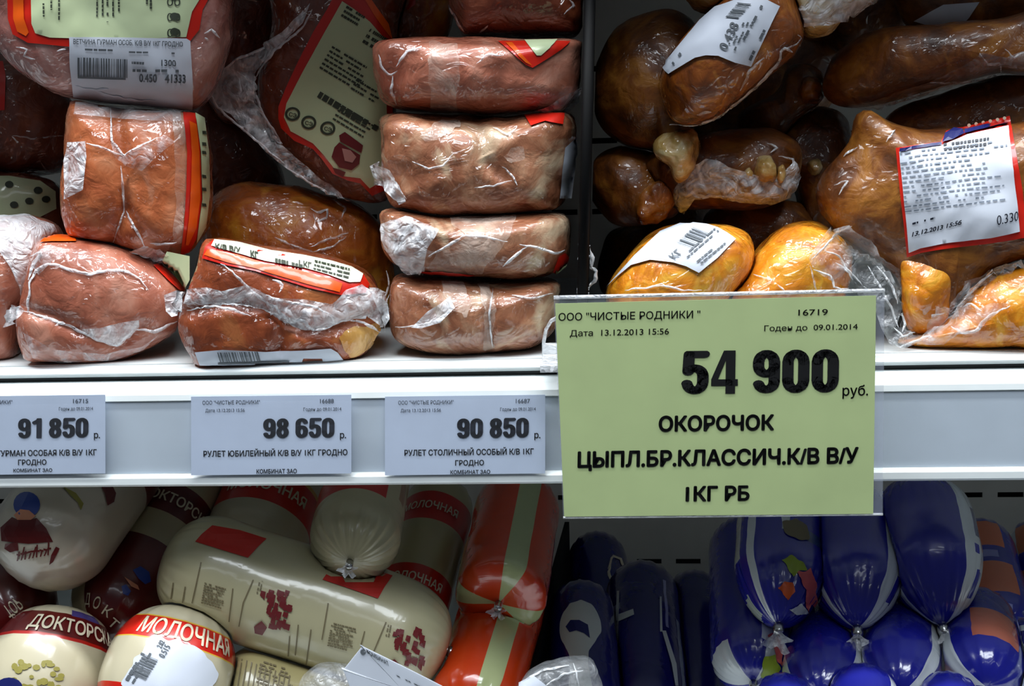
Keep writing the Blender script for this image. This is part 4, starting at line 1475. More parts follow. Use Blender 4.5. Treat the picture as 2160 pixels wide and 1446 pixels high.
# curl of loose film beside the divider
ridge(t, [[(1222, 512), (1240, 520), (1250, 545), (1246, 565), (1258, 570), (1256, 592), (1240, 604), (1224, 612), (1236, 622)], [(1228, 560), (1222, 550), (1236, 540), (1244, 556)]], 4.5, 'film_white', 'film_curl', 0.002, 0.03)
t = body('chicken_leg', 'golden chicken leg half hidden behind the sign, next to the bagged leg', 'chicken leg',
         [(1500, 630), (1560, 566), (1630, 500), (1700, 470), (1770, 490), (1800, 540), (1790, 600), (1750, 680), (1640, 700), (1540, 690)], 0.045, 0.03, 0.06, 'skin_gold', n=2.2, lump=0.002, floor=0.0, group=G2)
ridge(t, [[(1590, 580), (1630, 592), (1610, 602)], [(1640, 600), (1655, 612)], [(1708, 560), (1718, 600), (1722, 618)]], 2.6, 'film_thick', 'film_fold', 0.001)

t = body('chicken_leg', 'smoked drumstick with a curled white sticker and a film seam, high beside the divider', 'chicken leg',
         [(1393, 172), (1415, 110), (1460, 60), (1520, 0), (1600, -60), (1670, -30), (1694, 60), (1680, 110), (1640, 146), (1580, 196), (1510, 248), (1465, 263), (1425, 257), (1402, 222)], 0.055, 0.032, 0.05, 'skin_amber', n=2.3, lump=0.0016, group=G2)
C2 = t
stk = sheet(t, [(1397, 142), (1412, 156), (1440, 138), (1467, 122), (1490, 117), (1515, 118), (1550, 132), (1583, 139), (1612, 80), (1643, 14), (1590, -12), (1510, 16), (1478, 44), (1440, 90)], 'white_paper', 0.0014, 'price_sticker', None, 8)
pr = Print()
A_ = (0.42, -0.90)
pr.text('0.438', (1532, 108), (28, -54), (-17, -8), 0.015)
pr.dashes((1552, 108), (38, -76), (-14, -6), 2, 0.5)
pr.dashes((1584, 128), (48, -96), (-8, -4), 1, 0.7)
pr.dashes((1572, 86), (40, -74), (-8, -4), 1, 0.6)
pr.bars((1558, 40), (26, -30), (-26, -2), 12)
pr.dashes((1424, 138), (22, -30), (-4, -4), 1, 0.9)
pr.lay(t, 'ink_grey', 0.002, 'print', stk)
ridge(t, [[(1412, 262), (1465, 264), (1520, 244), (1590, 186), (1640, 132), (1650, 105), (1680, 92), (1690, 78), (1680, 74)], [(1645, 110), (1656, 100), (1670, 110)], [(1560, 190), (1580, 150), (1610, 120)], [(1470, 240), (1500, 234)]], 4, 'film_thick', 'film_seam', 0.001)

t = body('chicken_leg', 'large dark chicken thigh against the divider, its pale bone end hanging below', 'chicken leg',
         [(1246, 200), (1262, 125), (1300, 58), (1360, 28), (1430, 26), (1475, 70), (1490, 170), (1466, 260), (1470, 300), (1455, 350), (1436, 378), (1408, 366), (1378, 322), (1320, 306), (1268, 268)], 0.10, 0.032, 0.05, 'skin_dark', n=2.2, lump=0.0014, group=G2)
knob(t, 'bone_end', [(1380, 330), (1386, 300), (1424, 274), (1466, 276), (1478, 300), (1466, 344), (1444, 378), (1428, 382), (1410, 352)], 0.068, 0.012)
ridge(t, [[(1390, 336), (1425, 340), (1452, 316), (1474, 290)], [(1400, 345), (1430, 346), (1465, 320), (1470, 300)], [(1440, 300), (1456, 288)]], 3, 'film_thick', 'film_seam', 0.0012)

t = body('chicken_leg', 'wrapped drumstick with a knobbly bone end and crumpled clear film, above the golden legs', 'chicken leg',
         [(1360, 350), (1400, 305), (1460, 284), (1550, 274), (1630, 274), (1682, 304), (1694, 360), (1668, 410), (1600, 438), (1500, 442), (1410, 430)], 0.095, 0.028, 0.05, 'skin_dark', n=2.2, lump=0.002, group=G2)
knob(t, 'bone_end', [(1592, 352), (1600, 332), (1622, 330), (1634, 350), (1636, 376), (1614, 384), (1594, 374)], 0.07, 0.009)
knob(t, 'bone_end', [(1566, 362), (1580, 350), (1592, 362), (1588, 380), (1570, 380)], 0.07, 0.007)
knob(t, 'bone_end', [(1638, 352), (1652, 346), (1658, 366), (1650, 386), (1638, 380)], 0.07, 0.006)
sheet(t, [(1422, 402), (1440, 372), (1462, 352), (1490, 336), (1512, 340), (1536, 352), (1570, 362), (1600, 372), (1640, 372), (1668, 340), (1684, 372), (1660, 410), (1624, 424), (1560, 420), (1500, 412), (1466, 416), (1444, 440), (1430, 430)], 'film_thick', 0.0018, 'film_wrap', None, 7, crk=0.003)
ridge(t, [[(1640, 330), (1668, 336), (1676, 366), (1652, 396), (1640, 388)], [(1616, 304), (1640, 312), (1624, 324)], [(1430, 400), (1470, 376), (1500, 378)], [(1480, 356), (1520, 372), (1550, 392)], [(1440, 440), (1466, 414), (1500, 410), (1570, 418), (1630, 424)]], 2.8, 'film_white', 'film_fold', 0.002)

t = body('chicken_leg', 'dim chicken leg low against the divider, above the golden leg with sticker', 'chicken leg',
         [(1238, 400), (1262, 332), (1330, 310), (1400, 332), (1432, 390), (1424, 452), (1366, 476), (1284, 468)], 0.11, 0.028, 0.04, 'skin_dark', n=2.2, lump=0.002, group=G2)
knob(t, 'meat_end', [(1340, 430), (1372, 386), (1412, 384), (1426, 430), (1402, 468), (1350, 474)], 0.085, 0.008, 'skin_amber', 0.003, 80)

t = body('chicken_leg', 'pale film wrapped leg end poking in at the top, above the curled sticker', 'chicken leg',
         [(1450, -80), (1870, -80), (1846, 0), (1790, 36), (1746, 72), (1708, 76), (1680, 50), (1640, 14), (1560, 12), (1500, 26), (1456, 8)], 0.06, 0.024, 0.04, 'bone_end', n=2.3, lump=0.003, group=G2)
sheet(t, [(1640, -40), (1860, -60), (1844, 0), (1790, 34), (1746, 50), (1700, 50), (1650, 14)], 'film_thick', 0.0015, 'film_wrap', None, 8, crk=0.002)
ridge(t, [[(1700, 30), (1720, 10), (1736, 30), (1720, 44)], [(1760, 36), (1790, 20), (1812, 26)], [(1650, 8), (1690, 30), (1720, 56)]], 3, 'film_thick', 'film_fold', 0.0015)

t = body('chicken_leg', 'long dark chicken leg with a streak of film under it, upper row', 'chicken leg',
         [(1738, 190), (1756, 116), (1840, 64), (1950, 54), (2100, 40), (2270, 10), (2270, 150), (2110, 152), (1960, 192), (1850, 222), (1778, 226)], 0.085, 0.03, 0.05, 'skin_dark', n=2.3, lump=0.002, group=G2)
sheet(t, [(1790, 214), (1840, 208), (1920, 180), (1960, 166), (2040, 130), (2070, 112), (2120, 120), (2170, 104), (2170, 148), (2110, 158), (2050, 166), (1990, 182), (1940, 196), (1850, 228)], 'film_grey', 0.002, 'film_wrap', None, 8, crk=0.002)
ridge(t, [[(2066, 112), (2084, 132), (2110, 128), (2112, 150)], [(2118, 104), (2136, 122), (2160, 110)], [(1850, 226), (1940, 194), (1990, 176), (2100, 156)], [(1960, 170), (2040, 168)]], 2.6, 'film_thick', 'film_fold', 0.0025)
t = body('chicken_leg', 'dark chicken pack with a dim grey sticker, high behind the long leg', 'chicken leg',
         [(1880, -100), (2270, -100), (2270, 30), (2100, 62), (1960, 70), (1900, 40)], 0.13, 0.02, 0.04, 'skin_dark', n=2.4, group=G2)
sheet(t, [(1928, 44), (1960, 26), (1990, 10), (2066, 4), (2044, 36), (2020, 62), (2000, 64)], 'white_paper', 0.0012, 'price_sticker', None, 8)
t = body('chicken_leg', 'shaded chicken leg between the long leg and the bag with the large label', 'chicken leg',
         [(1850, 330), (1872, 246), (1950, 208), (2050, 176), (2150, 150), (2270, 140), (2270, 400), (1980, 420)], 0.10, 0.024, 0.04, 'skin_dark', n=2.3, group=G2)
t = body('chicken_leg', 'small drumstick knuckle in the dark gap under the pale leg end', 'chicken leg',
         [(1560, 240), (1640, 190), (1664, 140), (1700, 132), (1732, 154), (1742, 190), (1726, 222), (1700, 240), (1640, 290), (1570, 300)], 0.13, 0.02, 0.04, 'skin_dark', n=2.2, lump=0.002, group=G2)
knob(t, 'bone_end', [(1682, 192), (1696, 166), (1720, 164), (1736, 190), (1726, 216), (1694, 218)], 0.112, 0.008, 'skin_amber', 0.003)
t = body('chicken_leg', 'dark thigh deep in the pile, behind the wrapped drumstick', 'chicken leg',
         [(1600, 290), (1680, 236), (1770, 236), (1800, 320), (1790, 420), (1760, 520), (1690, 500), (1680, 420), (1640, 330)], 0.14, 0.024, 0.04, 'skin_dark', n=2.2, group=G2)
knob(t, 'bone_end', [(1704, 342), (1722, 334), (1736, 350), (1728, 368), (1710, 366)], 0.115, 0.006)
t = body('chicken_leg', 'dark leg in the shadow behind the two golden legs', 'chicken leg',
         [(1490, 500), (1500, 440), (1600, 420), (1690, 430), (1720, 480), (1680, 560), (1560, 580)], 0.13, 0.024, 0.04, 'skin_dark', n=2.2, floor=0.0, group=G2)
t = body('chicken_leg', 'dark leg added to darken the gap behind the drumstick with the curled sticker', 'chicken leg',
         [(1470, 60), (1760, 40), (1770, 180), (1700, 260), (1520, 300), (1440, 260)], 0.22, 0.03, 0.05, 'skin_dark', n=2.3, group=G2)  # this leg and the next two are added to fill gaps with dark
t = body('chicken_leg', 'dark leg added to darken the gap beside the loose film at the divider', 'chicken leg',
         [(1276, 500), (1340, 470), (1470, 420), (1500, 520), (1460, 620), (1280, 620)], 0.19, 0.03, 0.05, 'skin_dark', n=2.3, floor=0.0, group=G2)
t = body('chicken_leg', 'dark leg added to darken the top gap above the long chicken leg', 'chicken leg',
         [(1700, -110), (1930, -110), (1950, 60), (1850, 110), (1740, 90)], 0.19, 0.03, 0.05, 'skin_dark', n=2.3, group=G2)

# ------------------------------------------------------------------ sausages on the lower shelf, light casings
G3 = 'boiled sausages on the lower shelf'
CREAM = (206, 196, 166)
MAROON = (86, 12, 12)
RED = (196, 28, 14)
PALE = (196, 188, 150)

# white sticker barrel in front
m5 = casing('cream_red_casing', CREAM, [(-0.5, 0.5, 0.66, 0.84, RED), (-0.5, 0.5, 0.832, 0.842, (210, 170, 60)), (-0.5, 0.5, 0.655, 0.665, (210, 170, 60)), (-0.5, 0.5, 0.12, 0.33, RED)], wob=0.01)
t = sausage('boiled_sausage', 'cream sausage with red lettered band and big white sticker, cut off by the bottom edge', (305, 1570, -0.015), (400, 1284, 0.028), 0.0335, m5, G3, pleat=0.03)
wrap_text(t, 'МОЛОЧНАЯ', 0.02, 0.695, 0.0088, 'cream_print', 0.02, 0.85)
stk = sheet(t, [(258, 1440), (306, 1362), (330, 1344), (390, 1352), (438, 1384), (460, 1420), (440, 1460), (400, 1480), (280, 1480)], 'white_paper', 0.0009, 'price_sticker', None, 9, curved=True)
pr = Print()
pr.text('0.515', (346, 1388), (14, -24), (-12, -6), 0.02)
pr.text('2.82', (340, 1368), (8, -14), (-10, -5), 0.03)
pr.bars((308, 1434), (26, -42), (-30, -13), 18)
pr.dashes((274, 1436), (44, -74), (-10, -4), 1, 0.7)
pr.dashes((286, 1442), (44, -74), (-10, -4), 1, 0.4)
pr.lay(t, 'ink_grey', 0.0014, 'print', stk)

# maroon band barrel at the corner
m4 = casing('cream_maroon_casing', CREAM, [(-0.5, 0.5, 0.68, 0.88, MAROON), (-0.5, 0.5, 0.665, 0.69, (170, 24, 16)), (0.02, 0.14, 0.87, 0.93, (70, 60, 120))], wob=0.012)
t = sausage('boiled_sausage', 'cream sausage with maroon lettered band and yellow flowers, at the lower picture corner', (60, 1560, -0.01), (142, 1284, 0.035), 0.0325, m4, G3, pleat=0.03)
wrap_text(t, 'ДОКТОРСКАЯ', 0.06, 0.725, 0.0078, 'cream_print', 0.02, 0.85)
pr = Print()
rr = random.Random(5)
for i in range(26):
    x, y = 30 + rr.random() * 100, 1392 + rr.random() * 60
    pr.disc(x, y, rr.uniform(5, 11), rr.uniform(4, 8), 8)
pr.lay(t, 'olive_print', 0.0006, 'flower_print', t.mesh)
pr = Print()
pr.disc(20, 1448, 28, 20)
pr.lay(t, 'navy_print', 0.0008, 'emblem', t.mesh)

m8 = casing('cream_panel_casing', (200, 190, 152), [(-0.28, 0.08, 0.23, 0.37, RED), (-0.2, 0.08, 0.37, 1.0, (200, 204, 210)), (0.14, 0.18, 0.3, 0.6, (150, 110, 80))], bump=0.7)
t = sausage('boiled_sausage', 'cream sausage with pleated end pointing down, red panel and white strip, below the middle ticket', (738, 1184, 0.030), (800, 900, 0.17), 0.0250, m8, G3, ea=0.9, pleat=0.14, npl=26)
wrap_text(t, 'ЧНАЯ', -0.08, 0.285, 0.006, 'cream_print', 0.01, 0.8)
clip_end(t, False, 0.0022, 0.004, spread=0.004)
# the big one lying across
m6 = casing('cream_long_casing', PALE, [], bump=0.3)
t = sausage('boiled_sausage', 'long cream sausage lying across the heap, red panels and metal clip at its end', (346, 1174, 0.042), (944, 1372, 0.050), 0.0312, m6, G3, pleat=0.05, npl=26, ea=0.9, eb=1.0, lump=0.0008)
BIG = t
clip_end(t, True, 0.0032, 0.006, spread=0.003)
pr = Print()
pr.poly([(412, 1142), (426, 1126), (448, 1108), (505, 1118), (562, 1136), (545, 1152), (523, 1176), (470, 1160)])
pr.lay(t, 'red_print', 0.0006, 'red_panel', t.mesh)
pr = Print()
pr.poly([(680, 1222), (696, 1200), (718, 1186), (770, 1196), (828, 1214), (812, 1236), (797, 1262), (740, 1242)])
pr.lay(t, 'red_print', 0.0006, 'red_panel', t.mesh)
pr = Print()
pr.poly([(750, 1214), (766, 1204), (790, 1212), (772, 1220), (760, 1222)])
pr.lay(t, 'brown_print', 0.0010, 'panel_mark', t.mesh)
pr = Print()
for a, b_ in (((423, 1185), (404, 1271)), ((533, 1222), (512, 1270)), ((512, 1270), (503, 1320)), ((691, 1271), (678, 1348)), ((813, 1311), (787, 1373)), ((490, 1240), (482, 1310)), ((768, 1330), (760, 1360)),
              ((390, 1236), (384, 1270)), ((365, 1228), (360, 1262)), ((628, 1316), (622, 1380)), ((610, 1340), (606, 1392)), ((655, 1326), (645, 1400))):
    pr.quad(a, (b_[0] - a[0], b_[1] - a[1]), (2.6, 0.6), 0, 0, 1, 1)  # casing lines, plus pleat shadows drawn as brown strokes along the bottom
pr.dashes((424, 1272), (48, 14), (8, -46), 9, 0.5, 0.9, (0.05, 0.14))
pr.dashes((690, 1362), (54, 14), (10, -52), 10, 0.5, 0.9, (0.05, 0.14))
pr.dashes((540, 1250), (6, -28), (10, 3), 2, 0.6)
pr.dashes((812, 1340), (6, -28), (10, 3), 2, 0.6)
pr.lay(t, 'brown_print', 0.0006, 'print', t.mesh)
pr = Print()
rr = random.Random(3)
for (cx, cy) in ((582, 1276), (862, 1356)):
    pr = Print()
    for i in range(44):
        x, y = cx + rr.uniform(-32, 28), cy + rr.uniform(-36, 40)
        if y > cy + 10 and x < cx - 14:
            continue
        w_ = rr.uniform(5, 12)
        pr.poly([(x, y), (x + w_, y + 3), (x + w_ - 3, y + rr.uniform(10, 20)), (x - 3, y + 10)])
    pr.poly([(cx - 46, cy + 44), (cx - 30, cy + 32), (cx - 18, cy + 46), (cx - 28, cy + 62), (cx - 44, cy + 58)])
    pr.lay(t, 'emblem_red', 0.0008, 'emblem', t.mesh)

# orange casings
OR = (214, 62, 8)
m10 = casing('orange_casing', OR, [(-0.01, 0.07, -0.1, 1.1, (176, 184, 132)), (-0.30, -0.22, -0.1, 1.1, (176, 184, 132)), (0.26, 0.36, -0.1, 1.1, (176, 184, 132))], rough=0.22, bump=0.5, coat=1.0)
G4 = 'orange sausages on the lower shelf'
t = sausage('boiled_sausage', 'orange sausage with a pale green stripe, the upper one standing before the back wall', (1052, 1272, 0.066), (1100, 1034, 0.17), 0.0265, m10, G4, ea=0.32, eb=0.8, pleat=0.05, lump=0.0014, nA=3.2)
clip_end(t, False, 0.0025, 0.004, spread=0.004, tail='film_thick')
t = sausage('boiled_sausage', 'orange sausage with a pale green stripe, the lower one by the black divider', (985, 1530, 0.02), (1076, 1236, 0.125), 0.0252, m10, G4, ea=0.8, eb=0.55, pleat=0.06, lump=0.0012, nB=2.8)

# big pale sausage with the blue-headed emblem
m1 = casing('white_cream_casing', (198, 186, 166), [(0.12, 0.24, 0.55, 0.68, MAROON)], bump=0.3, wob=0.01)
t = sausage('boiled_sausage', 'thick pale sausage with blue and maroon emblem, upper end hidden by the shelf rail', (54, 1206, 0.012), (300, 880, 0.125), 0.0325, m1, G3, pleat=0.03)
pr = Print()
pr.disc(57, 1064, 28, 27, 18)
pr.lay(t, 'blue_print', 0.0006, 'emblem_disc', t.mesh)
pr = Print()
pr.poly([(30, 1086), (44, 1074), (62, 1076), (76, 1088), (66, 1096), (38, 1096)])
pr.lay(t, 'skin_print', 0.0008, 'emblem_face', t.mesh)
pr = Print()
pr.poly([(2, 1112), (26, 1090), (40, 1096), (62, 1096), (78, 1092), (98, 1114), (112, 1142), (60, 1146), (4, 1140)])
pr.poly([(12, 1146), (38, 1142), (40, 1160), (22, 1164), (10, 1156)])
pr.lay(t, 'maroon_print', 0.0006, 'emblem_coat', t.mesh)
pr = Print()
for i in range(9):
    x = 36 + i * 8
    pr.quad((x, 1182 - i * 1.5), (3.2, -0.4), (4 + 3 * math.sin(i * 2.1), -20 - 8 * math.sin(i * 1.7)), 0, 0, 1, 1)
    pr.quad((x, 1170 - i * 1.5), (8, 2 * math.cos(i)), (0, -4), 0, 0, 1, 1)
pr.poly([(118, 1152), (126, 1156), (112, 1184), (104, 1190), (108, 1170)])
pr.lay(t, 'maroon_print', 0.0007, 'lettering', t.mesh)
pr = Print()
pr.poly([(130, 1024), (160, 1040), (176, 1062), (170, 1076), (164, 1060), (146, 1042)])
pr.lay(t, 'olive_print', 0.0007, 'scroll_print', t.mesh)
pr = Print()
pr.poly([(208, 1014), (232, 1014), (244, 1040), (240, 1058), (226, 1066), (220, 1040)])
pr.lay(t, 'maroon_print', 0.0007, 'maroon_print', t.mesh)

# small maroon end at the edge
m3 = casing('maroon_end_casing', CREAM, [(-0.5, 0.5, -0.1, 0.5, MAROON)], wob=0.01)
t = sausage('boiled_sausage', 'maroon sausage end peeping out under the thick pale sausage, at the picture edge', (40, 1345, 0.03), (-70, 1120, 0.10), 0.029, m3, G3)
pr = Print()
pr.text('ТОР', (4, 1280), (30, -22), (16, 22), 0.01)
pr.text('ДО', (26, 1316), (22, 0), (-4, -22), 0.01)
pr.lay(t, 'cream_print', 0.0007, 'lettering', t.mesh)

# sausage with two maroon bands
m2 = casing('two_band_casing', (186, 172, 136), [(-0.16, 0.5, -0.1, 0.36, MAROON), (-0.5, -0.3, -0.1, 0.36, MAROON), (-0.5, 0.5, 0.50, 0.66, MAROON)], wob=0.012)
t = sausage('boiled_sausage', 'sausage with two maroon bands, slanting between the thick pale sausage and the long one', (216, 1338, 0.045), (420, 960, 0.17), 0.0285, m2, G3, pleat=0.03)
wrap_text(t, 'ДОКТОРСКАЯ', 0.03, 0.55, 0.0072, 'cream_print', 0.02, 0.8)
pr = Print()
pr.text('Д', (180, 1274), (10, 0), (2, -24), 0.01)
pr.text('О', (194, 1280), (14, 4), (8, -24), 0.01)
pr.text('К', (214, 1292), (14, 10), (12, -18), 0.01)
pr.text('Т', (226, 1314), (14, 12), (14, -14), 0.01)
pr.lay(t, 'cream_print', 0.0007, 'lettering', t.mesh)
pr = Print()
pr.poly([(280, 1202), (296, 1194), (314, 1206), (318, 1226), (306, 1232), (292, 1220)])
pr.poly([(256, 1236), (266, 1232), (276, 1246), (270, 1256), (260, 1252)])
pr.lay(t, 'blue_print', 0.0007, 'emblem_disc', t.mesh)
pr = Print()
pr.poly([(262, 1216), (290, 1234), (294, 1244), (276, 1236)])
pr.lay(t, 'skin_print', 0.0008, 'emblem_face', t.mesh)

# second row against the wall
m7 = casing('cream_milk_casing', CREAM, [(-0.5, 0.5, 0.24, 0.50, RED), (-0.5, 0.5, 0.48, 0.51, (200, 150, 60)), (0.06, 0.14, 0.78, 0.9, (50, 50, 130))], wob=0.012)
t = sausage('boiled_sausage', 'cream sausage with a red lettered band, just above the long sausage under the rail', (520, 1190, 0.11), (612, 940, 0.20), 0.033, m7, G3, ea=0.7)
wrap_text(t, 'МОЛОЧНАЯ', -0.02, 0.32, 0.0085, 'cream_print', 0.02, 0.8)
m9 = casing('cream_two_red_casing', (196, 186, 142), [(-0.5, 0.5, 0.58, 0.78, RED), (-0.5, 0.5, 0.10, 0.27, RED)], wob=0.012)
t = sausage('boiled_sausage', 'slim cream sausage with two red bands, beside the upper orange sausage', (850, 1330, 0.10), (938, 1028, 0.21), 0.0235, m9, G3)
wrap_text(t, 'МОЛОЧНАЯ', -0.04, 0.65, 0.0065, 'cream_print', 0.02, 0.75)
wrap_text(t, 'МОЛОЧНАЯ', -0.02, 0.16, 0.0065, 'cream_print', 0.02, 0.75)

# below the long sausage
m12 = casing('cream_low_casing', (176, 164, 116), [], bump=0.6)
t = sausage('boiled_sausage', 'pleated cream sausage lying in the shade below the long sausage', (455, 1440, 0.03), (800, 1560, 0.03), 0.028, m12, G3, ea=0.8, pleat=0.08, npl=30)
pr = Print()
for i in range(12):
    x = 500 + i * 10
    pr.quad((x, 1386 + i * 3.4), (-10, 60), (2.4, 0.5), 0, 0, 1, 1)
pr.dashes((540, 1440), (80, 26), (10, -50), 7, 0.5)
pr.lay(t, 'brown_print', 0.0006, 'print', t.mesh)

# white card lying on grey film
t = body('price_card', 'white paper tag sticking up at the bottom edge, before the long sausage', 'price tag',
         [(724, 1412), (725, 1411), (763, 1363), (764, 1362), (765, 1362.5), (850, 1404), (925, 1442), (1000, 1482), (1000, 1500), (760, 1500), (758, 1498)], -0.012, 0.0004, 0.0006, 'white_paper', n=6, lump=0.0, part='paper')
pr = Print()
pr.text('КОМБИНАТ', (776, 1378), (46, 26), (-4, -10), 0.03)
pr.disc(766, 1374, 6)
pr.dashes((840, 1428), (60, 28), (-6, -8), 1, 0.5)
pr.lay(t, 'ink_grey', 0.0004, 'print')
t = body('film_packet', 'grey clear film packet under the white paper tag, cut by the bottom edge', 'packet',
         [(636, 1440), (660, 1418), (700, 1408), (745, 1412), (800, 1440), (820, 1500), (640, 1500)], 0.0, 0.012, 0.02, 'film_grey', n=2.4, lump=0.002, part='film', push=False)
t = body('film_packet', 'crumpled clear packet with a pale corner, at the bottom edge below the blue spotted sausage', 'packet',
         [(1088, 1450), (1120, 1420), (1180, 1398), (1240, 1392), (1262, 1420), (1270, 1510), (1080, 1510)], 0.0, 0.010, 0.02, 'film_grey', n=2.4, lump=0.003, part='film', push=False)
ridge(t, [[(1100, 1440), (1150, 1412), (1200, 1404)], [(1150, 1446), (1190, 1420), (1230, 1414)], [(1210, 1400), (1222, 1446)]], 2.6, 'film_white', 'film_fold', 0.001)
sheet(t, [(1096, 1440), (1126, 1424), (1160, 1450), (1130, 1475), (1096, 1470)], 'white_paper', 0.001, 'paper_corner', None, 8)

# ------------------------------------------------------------------ blue sausages
G5 = 'blue sausages on the lower shelf'
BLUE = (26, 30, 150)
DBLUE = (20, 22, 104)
WHITE = (206, 212, 214)


def blue(name, zones, base=BLUE):
    return casing(name, base, zones, rough=0.25, bump=0.55, coat=1.0, wob=0.03)


mb = blue('blue_casing', [(0.125, 0.29, -0.1, 1.1, WHITE), (-0.19, -0.155, -0.1, 1.1, WHITE), (0.19, 0.235, 0.14, 0.30, BLUE), (0.17, 0.20, 0.40, 0.46, BLUE), (0.19, 0.225, 0.52, 0.72, (90, 96, 130)), (-0.5, -0.36, -0.1, 1.1, (176, 72, 40))])
mbf = blue('blue_fruit_casing', [(-0.30, -0.17, 0.36, 1.1, (176, 180, 172)), (-0.13, -0.095, -0.1, 1.1, WHITE), (-0.34, -0.2, 0.04, 0.16, (180, 190, 176)), (0.02, 0.2, 0.46, 0.54, (30, 56, 110)), (0.0, 0.03, 0.50, 1.1, WHITE)])
mbo = blue('blue_orange_casing', [(-0.12, 0.12, 0.62, 0.86, (196, 96, 52)), (-0.12, 0.14, 0.22, 0.48, (200, 104, 66)), (-0.3, -0.12, -0.1, 1.1, WHITE), (-0.02, 0.08, 0.52, 0.58, (120, 120, 180)), (0.02, 0.1, 0.08, 0.14, (150, 150, 200))])
mbs = blue('blue_stripe_casing', [(0.13, 0.19, -0.1, 1.1, WHITE), (-0.26, -0.19, -0.1, 1.1, WHITE), (0.24, 0.4, -0.1, 0.6, (180, 90, 60))])
mbw = blue('blue_red_side_casing', [(0.04, 0.085, 0.1, 0.40, WHITE), (0.07, 0.13, -0.1, 0.10, WHITE), (-0.3, -0.1, -0.1, 0.12, WHITE)])
mbx = blue('white_blue_casing', [(-0.3, 0.06, -0.1, 1.1, (186, 200, 206)), (-0.22, -0.1, 0.56, 0.70, DBLUE)], DBLUE)

# front heap bottom row
t = sausage('boiled_sausage', 'blue sausage end lowest in the heap, between the two striped round ends', (1822, 1640, -0.04), (1822, 1420, 0.02), 0.0175, mbs, G5, ea=1.1)
t = sausage('boiled_sausage', 'blue sausage with red and green print at its end, beneath the fruit printed one', (1590, 1440, 0.05), (1572, 1118, 0.17), 0.0235, mbw, G5, pleat=0.05, npl=24)
clip_end(t, False, 0.0028, 0.006, spread=0.006)
for nm, mt_, pts in (('fruit_print', 'pink_print', [(1619, 1340), (1638, 1332), (1650, 1362), (1651, 1407), (1640, 1392), (1630, 1362)]), ('leaf_print', 'lime_print', [(1613, 1384), (1636, 1380), (1644, 1410), (1632, 1436), (1604, 1428)])):
    sheet(t, pts, mt_, 0.0008, nm, t.mesh, 8, curved=True, ragged=5)
t = sausage('boiled_sausage', 'round striped blue sausage end, below the gap between two knots', (1734, 1480, 0.012), (1742, 1318, 0.10), 0.0215, mbs, G5, ea=1.5)
t = sausage('boiled_sausage', 'round blue sausage end with shine and pale lower edge, below the tallest blue sausage', (1898, 1462, 0.012), (1900, 1300, 0.10), 0.0215, mbs, G5, ea=1.5)
t = sausage('boiled_sausage', 'blue sausage with a salmon picture at its end, below the orange printed one', (2078, 1446, 0.018), (2056, 1278, 0.10), 0.0210, blue('blue_salmon_casing', [(-0.24, -0.12, -0.1, 1.1, WHITE), (-0.02, 0.18, 0.2, 0.52, (190, 104, 80))]), G5, ea=1.2)
t = sausage('boiled_sausage', 'blue and white sausage top at the bottom edge, under the salmon picture', (2004, 1640, -0.03), (2000, 1436, 0.025), 0.018, mbw, G5, eb=1.2)
t = sausage('boiled_sausage', 'blue sausage top at the bottom edge, under the fruit printed end', (1656, 1640, -0.03), (1656, 1436, 0.025), 0.0175, mbs, G5, eb=1.2)

# upper knotted ones
t = sausage('boiled_sausage', 'blue sausage with bright fruit print and a knotted end, just under the green sign', (1642, 1318, 0.050), (1650, 1040, 0.125), 0.0255, mbf, G5, pleat=0.06, npl=24, ea=1.5, nA=1.75)
clip_end(t, False, 0.0032, 0.009, spread=0.006)
for nm, mt_, pts in (('melon_print', 'pink_print', [(1678, 1204), (1694, 1206), (1710, 1198), (1722, 1231), (1722, 1268), (1710, 1300), (1700, 1280), (1698, 1240), (1690, 1222)]),
                     ('leaf_print', 'lime_print', [(1651, 1180), (1667, 1172), (1694, 1185), (1702, 1202), (1684, 1204), (1672, 1215), (1662, 1199)]),
                     ('flower_print', 'orange_print', [(1643, 1239), (1654, 1226), (1672, 1228), (1676, 1247), (1664, 1264), (1650, 1256)]),
                     ('white_print', 'white_print', [(1664, 1286), (1691, 1271), (1704, 1290), (1683, 1297)]),
                     ('brown_print', 'brown_print', [(1651, 1100), (1678, 1092), (1704, 1108), (1708, 1140), (1678, 1135), (1654, 1124)])):
    sheet(t, pts, mt_, 0.0008, nm, t.mesh, 8, curved=True, ragged=5)
t = sausage('boiled_sausage', 'blue sausage with white side and silver knot, between fruit print and tallest', (1808, 1324, 0.050), (1792, 1040, 0.125), 0.0265, mb, G5, pleat=0.06, npl=24, ea=1.5, nA=1.75)
clip_end(t, False, 0.0032, 0.008, spread=0.006)
t = sausage('boiled_sausage', 'tallest blue sausage with white side panel, its top against the grey slotted wall', (1988, 1318, 0.056), (1930, 1014, 0.112), 0.0285, mb, G5, pleat=0.06, npl=24, ea=1.5, nA=1.75)
clip_end(t, False, 0.0032, 0.009, spread=0.006)
t = sausage('boiled_sausage', 'blue sausage with two orange food pictures, behind the tallest blue one', (2112, 1350, 0.12), (2056, 1112, 0.20), 0.0215, mbo, G5)
t = sausage('boiled_sausage', 'blue and orange sausage cut by the picture edge, standing at the grey slotted wall', (2230, 1380, 0.13), (2196, 1112, 0.22), 0.0235, mbo, G5)
t = sausage('boiled_sausage', 'white and blue sausage with a small knot, at the lower picture edge', (2196, 1490, 0.02), (2178, 1330, 0.075), 0.0190, blue('white_band_casing', [(-0.24, 0.14, -0.1, 0.70, (190, 200, 206)), (-0.2, 0.0, 0.45, 0.62, DBLUE)]), G5)
clip_end(t, True, 0.003, 0.006, spread=0.006)

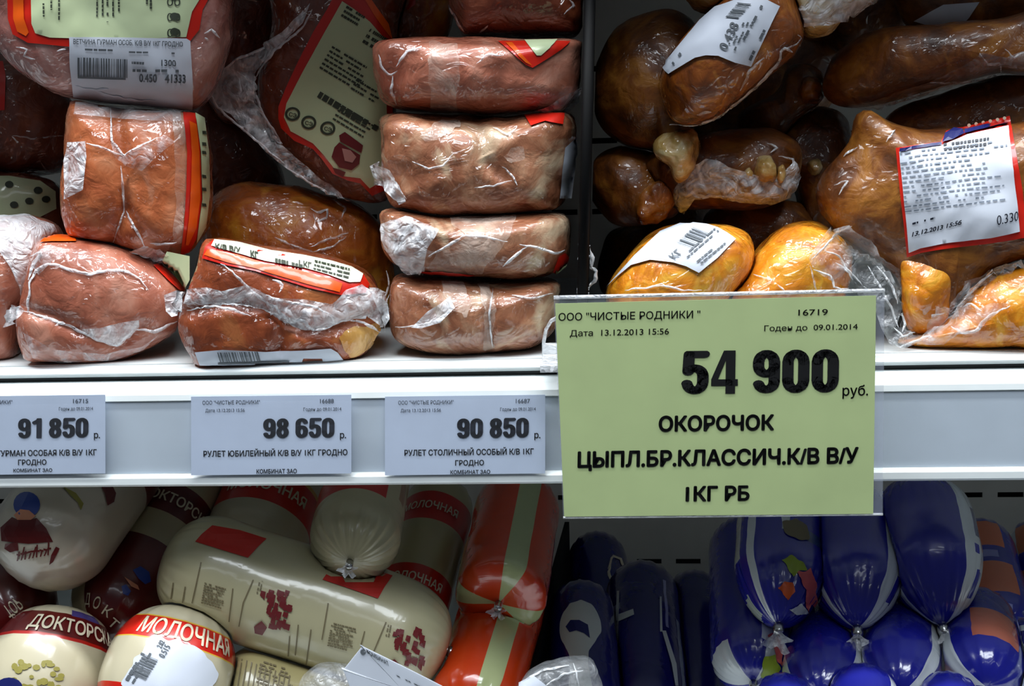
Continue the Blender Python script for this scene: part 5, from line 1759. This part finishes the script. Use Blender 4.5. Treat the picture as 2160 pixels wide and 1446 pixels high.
# dim ones beside the divider
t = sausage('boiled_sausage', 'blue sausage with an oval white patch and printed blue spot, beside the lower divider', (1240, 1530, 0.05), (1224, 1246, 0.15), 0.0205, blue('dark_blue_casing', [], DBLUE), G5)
pt = sheet(t, [(1180, 1330), (1186, 1294), (1204, 1272), (1226, 1266), (1250, 1276), (1266, 1306), (1268, 1330), (1256, 1352), (1242, 1372), (1240, 1400), (1250, 1450), (1200, 1450), (1204, 1400), (1200, 1376), (1186, 1354)], 'white_print', 0.0007, 'white_patch', t.mesh, 8, curved=True, ragged=2)
pr = Print()
pr.poly([(1194, 1322), (1204, 1308), (1222, 1308), (1240, 1318), (1244, 1346), (1232, 1336), (1216, 1330), (1202, 1334)])
pr.lay(t, 'navy_print', 0.0011, 'spot_print', t.mesh)
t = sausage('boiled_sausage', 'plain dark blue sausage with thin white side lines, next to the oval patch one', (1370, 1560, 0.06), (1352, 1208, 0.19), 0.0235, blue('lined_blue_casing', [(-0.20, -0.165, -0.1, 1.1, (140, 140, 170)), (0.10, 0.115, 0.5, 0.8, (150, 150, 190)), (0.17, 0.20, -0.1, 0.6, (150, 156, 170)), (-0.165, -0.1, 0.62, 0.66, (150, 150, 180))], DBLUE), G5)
for pts in ([(1302, 1246), (1307, 1246), (1303, 1446), (1294, 1446)], [(1304, 1296), (1336, 1284), (1338, 1296), (1306, 1310)], [(1391, 1258), (1395, 1258), (1397, 1332), (1392, 1332)], [(1396, 1330), (1404, 1330), (1426, 1400), (1430, 1446), (1424, 1446), (1416, 1400)]):
    sheet(t, pts, 'white_print', 0.0007, 'stripe_print', t.mesh, 7)
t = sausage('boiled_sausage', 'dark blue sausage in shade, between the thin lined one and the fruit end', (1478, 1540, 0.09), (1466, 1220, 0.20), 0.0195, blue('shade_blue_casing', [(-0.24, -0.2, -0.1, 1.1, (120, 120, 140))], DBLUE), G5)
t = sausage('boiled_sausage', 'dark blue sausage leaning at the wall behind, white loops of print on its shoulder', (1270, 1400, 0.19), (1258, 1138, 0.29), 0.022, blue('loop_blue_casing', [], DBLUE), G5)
ridge(t, [[(1282, 1200), (1292, 1172), (1308, 1180), (1322, 1216)], [(1290, 1176), (1284, 1210), (1296, 1240), (1290, 1262), (1280, 1290)], [(1322, 1210), (1308, 1234), (1296, 1270), (1290, 1300)]], 3, 'cream_print', 'loop_print', 0.0006, None, t.mesh)
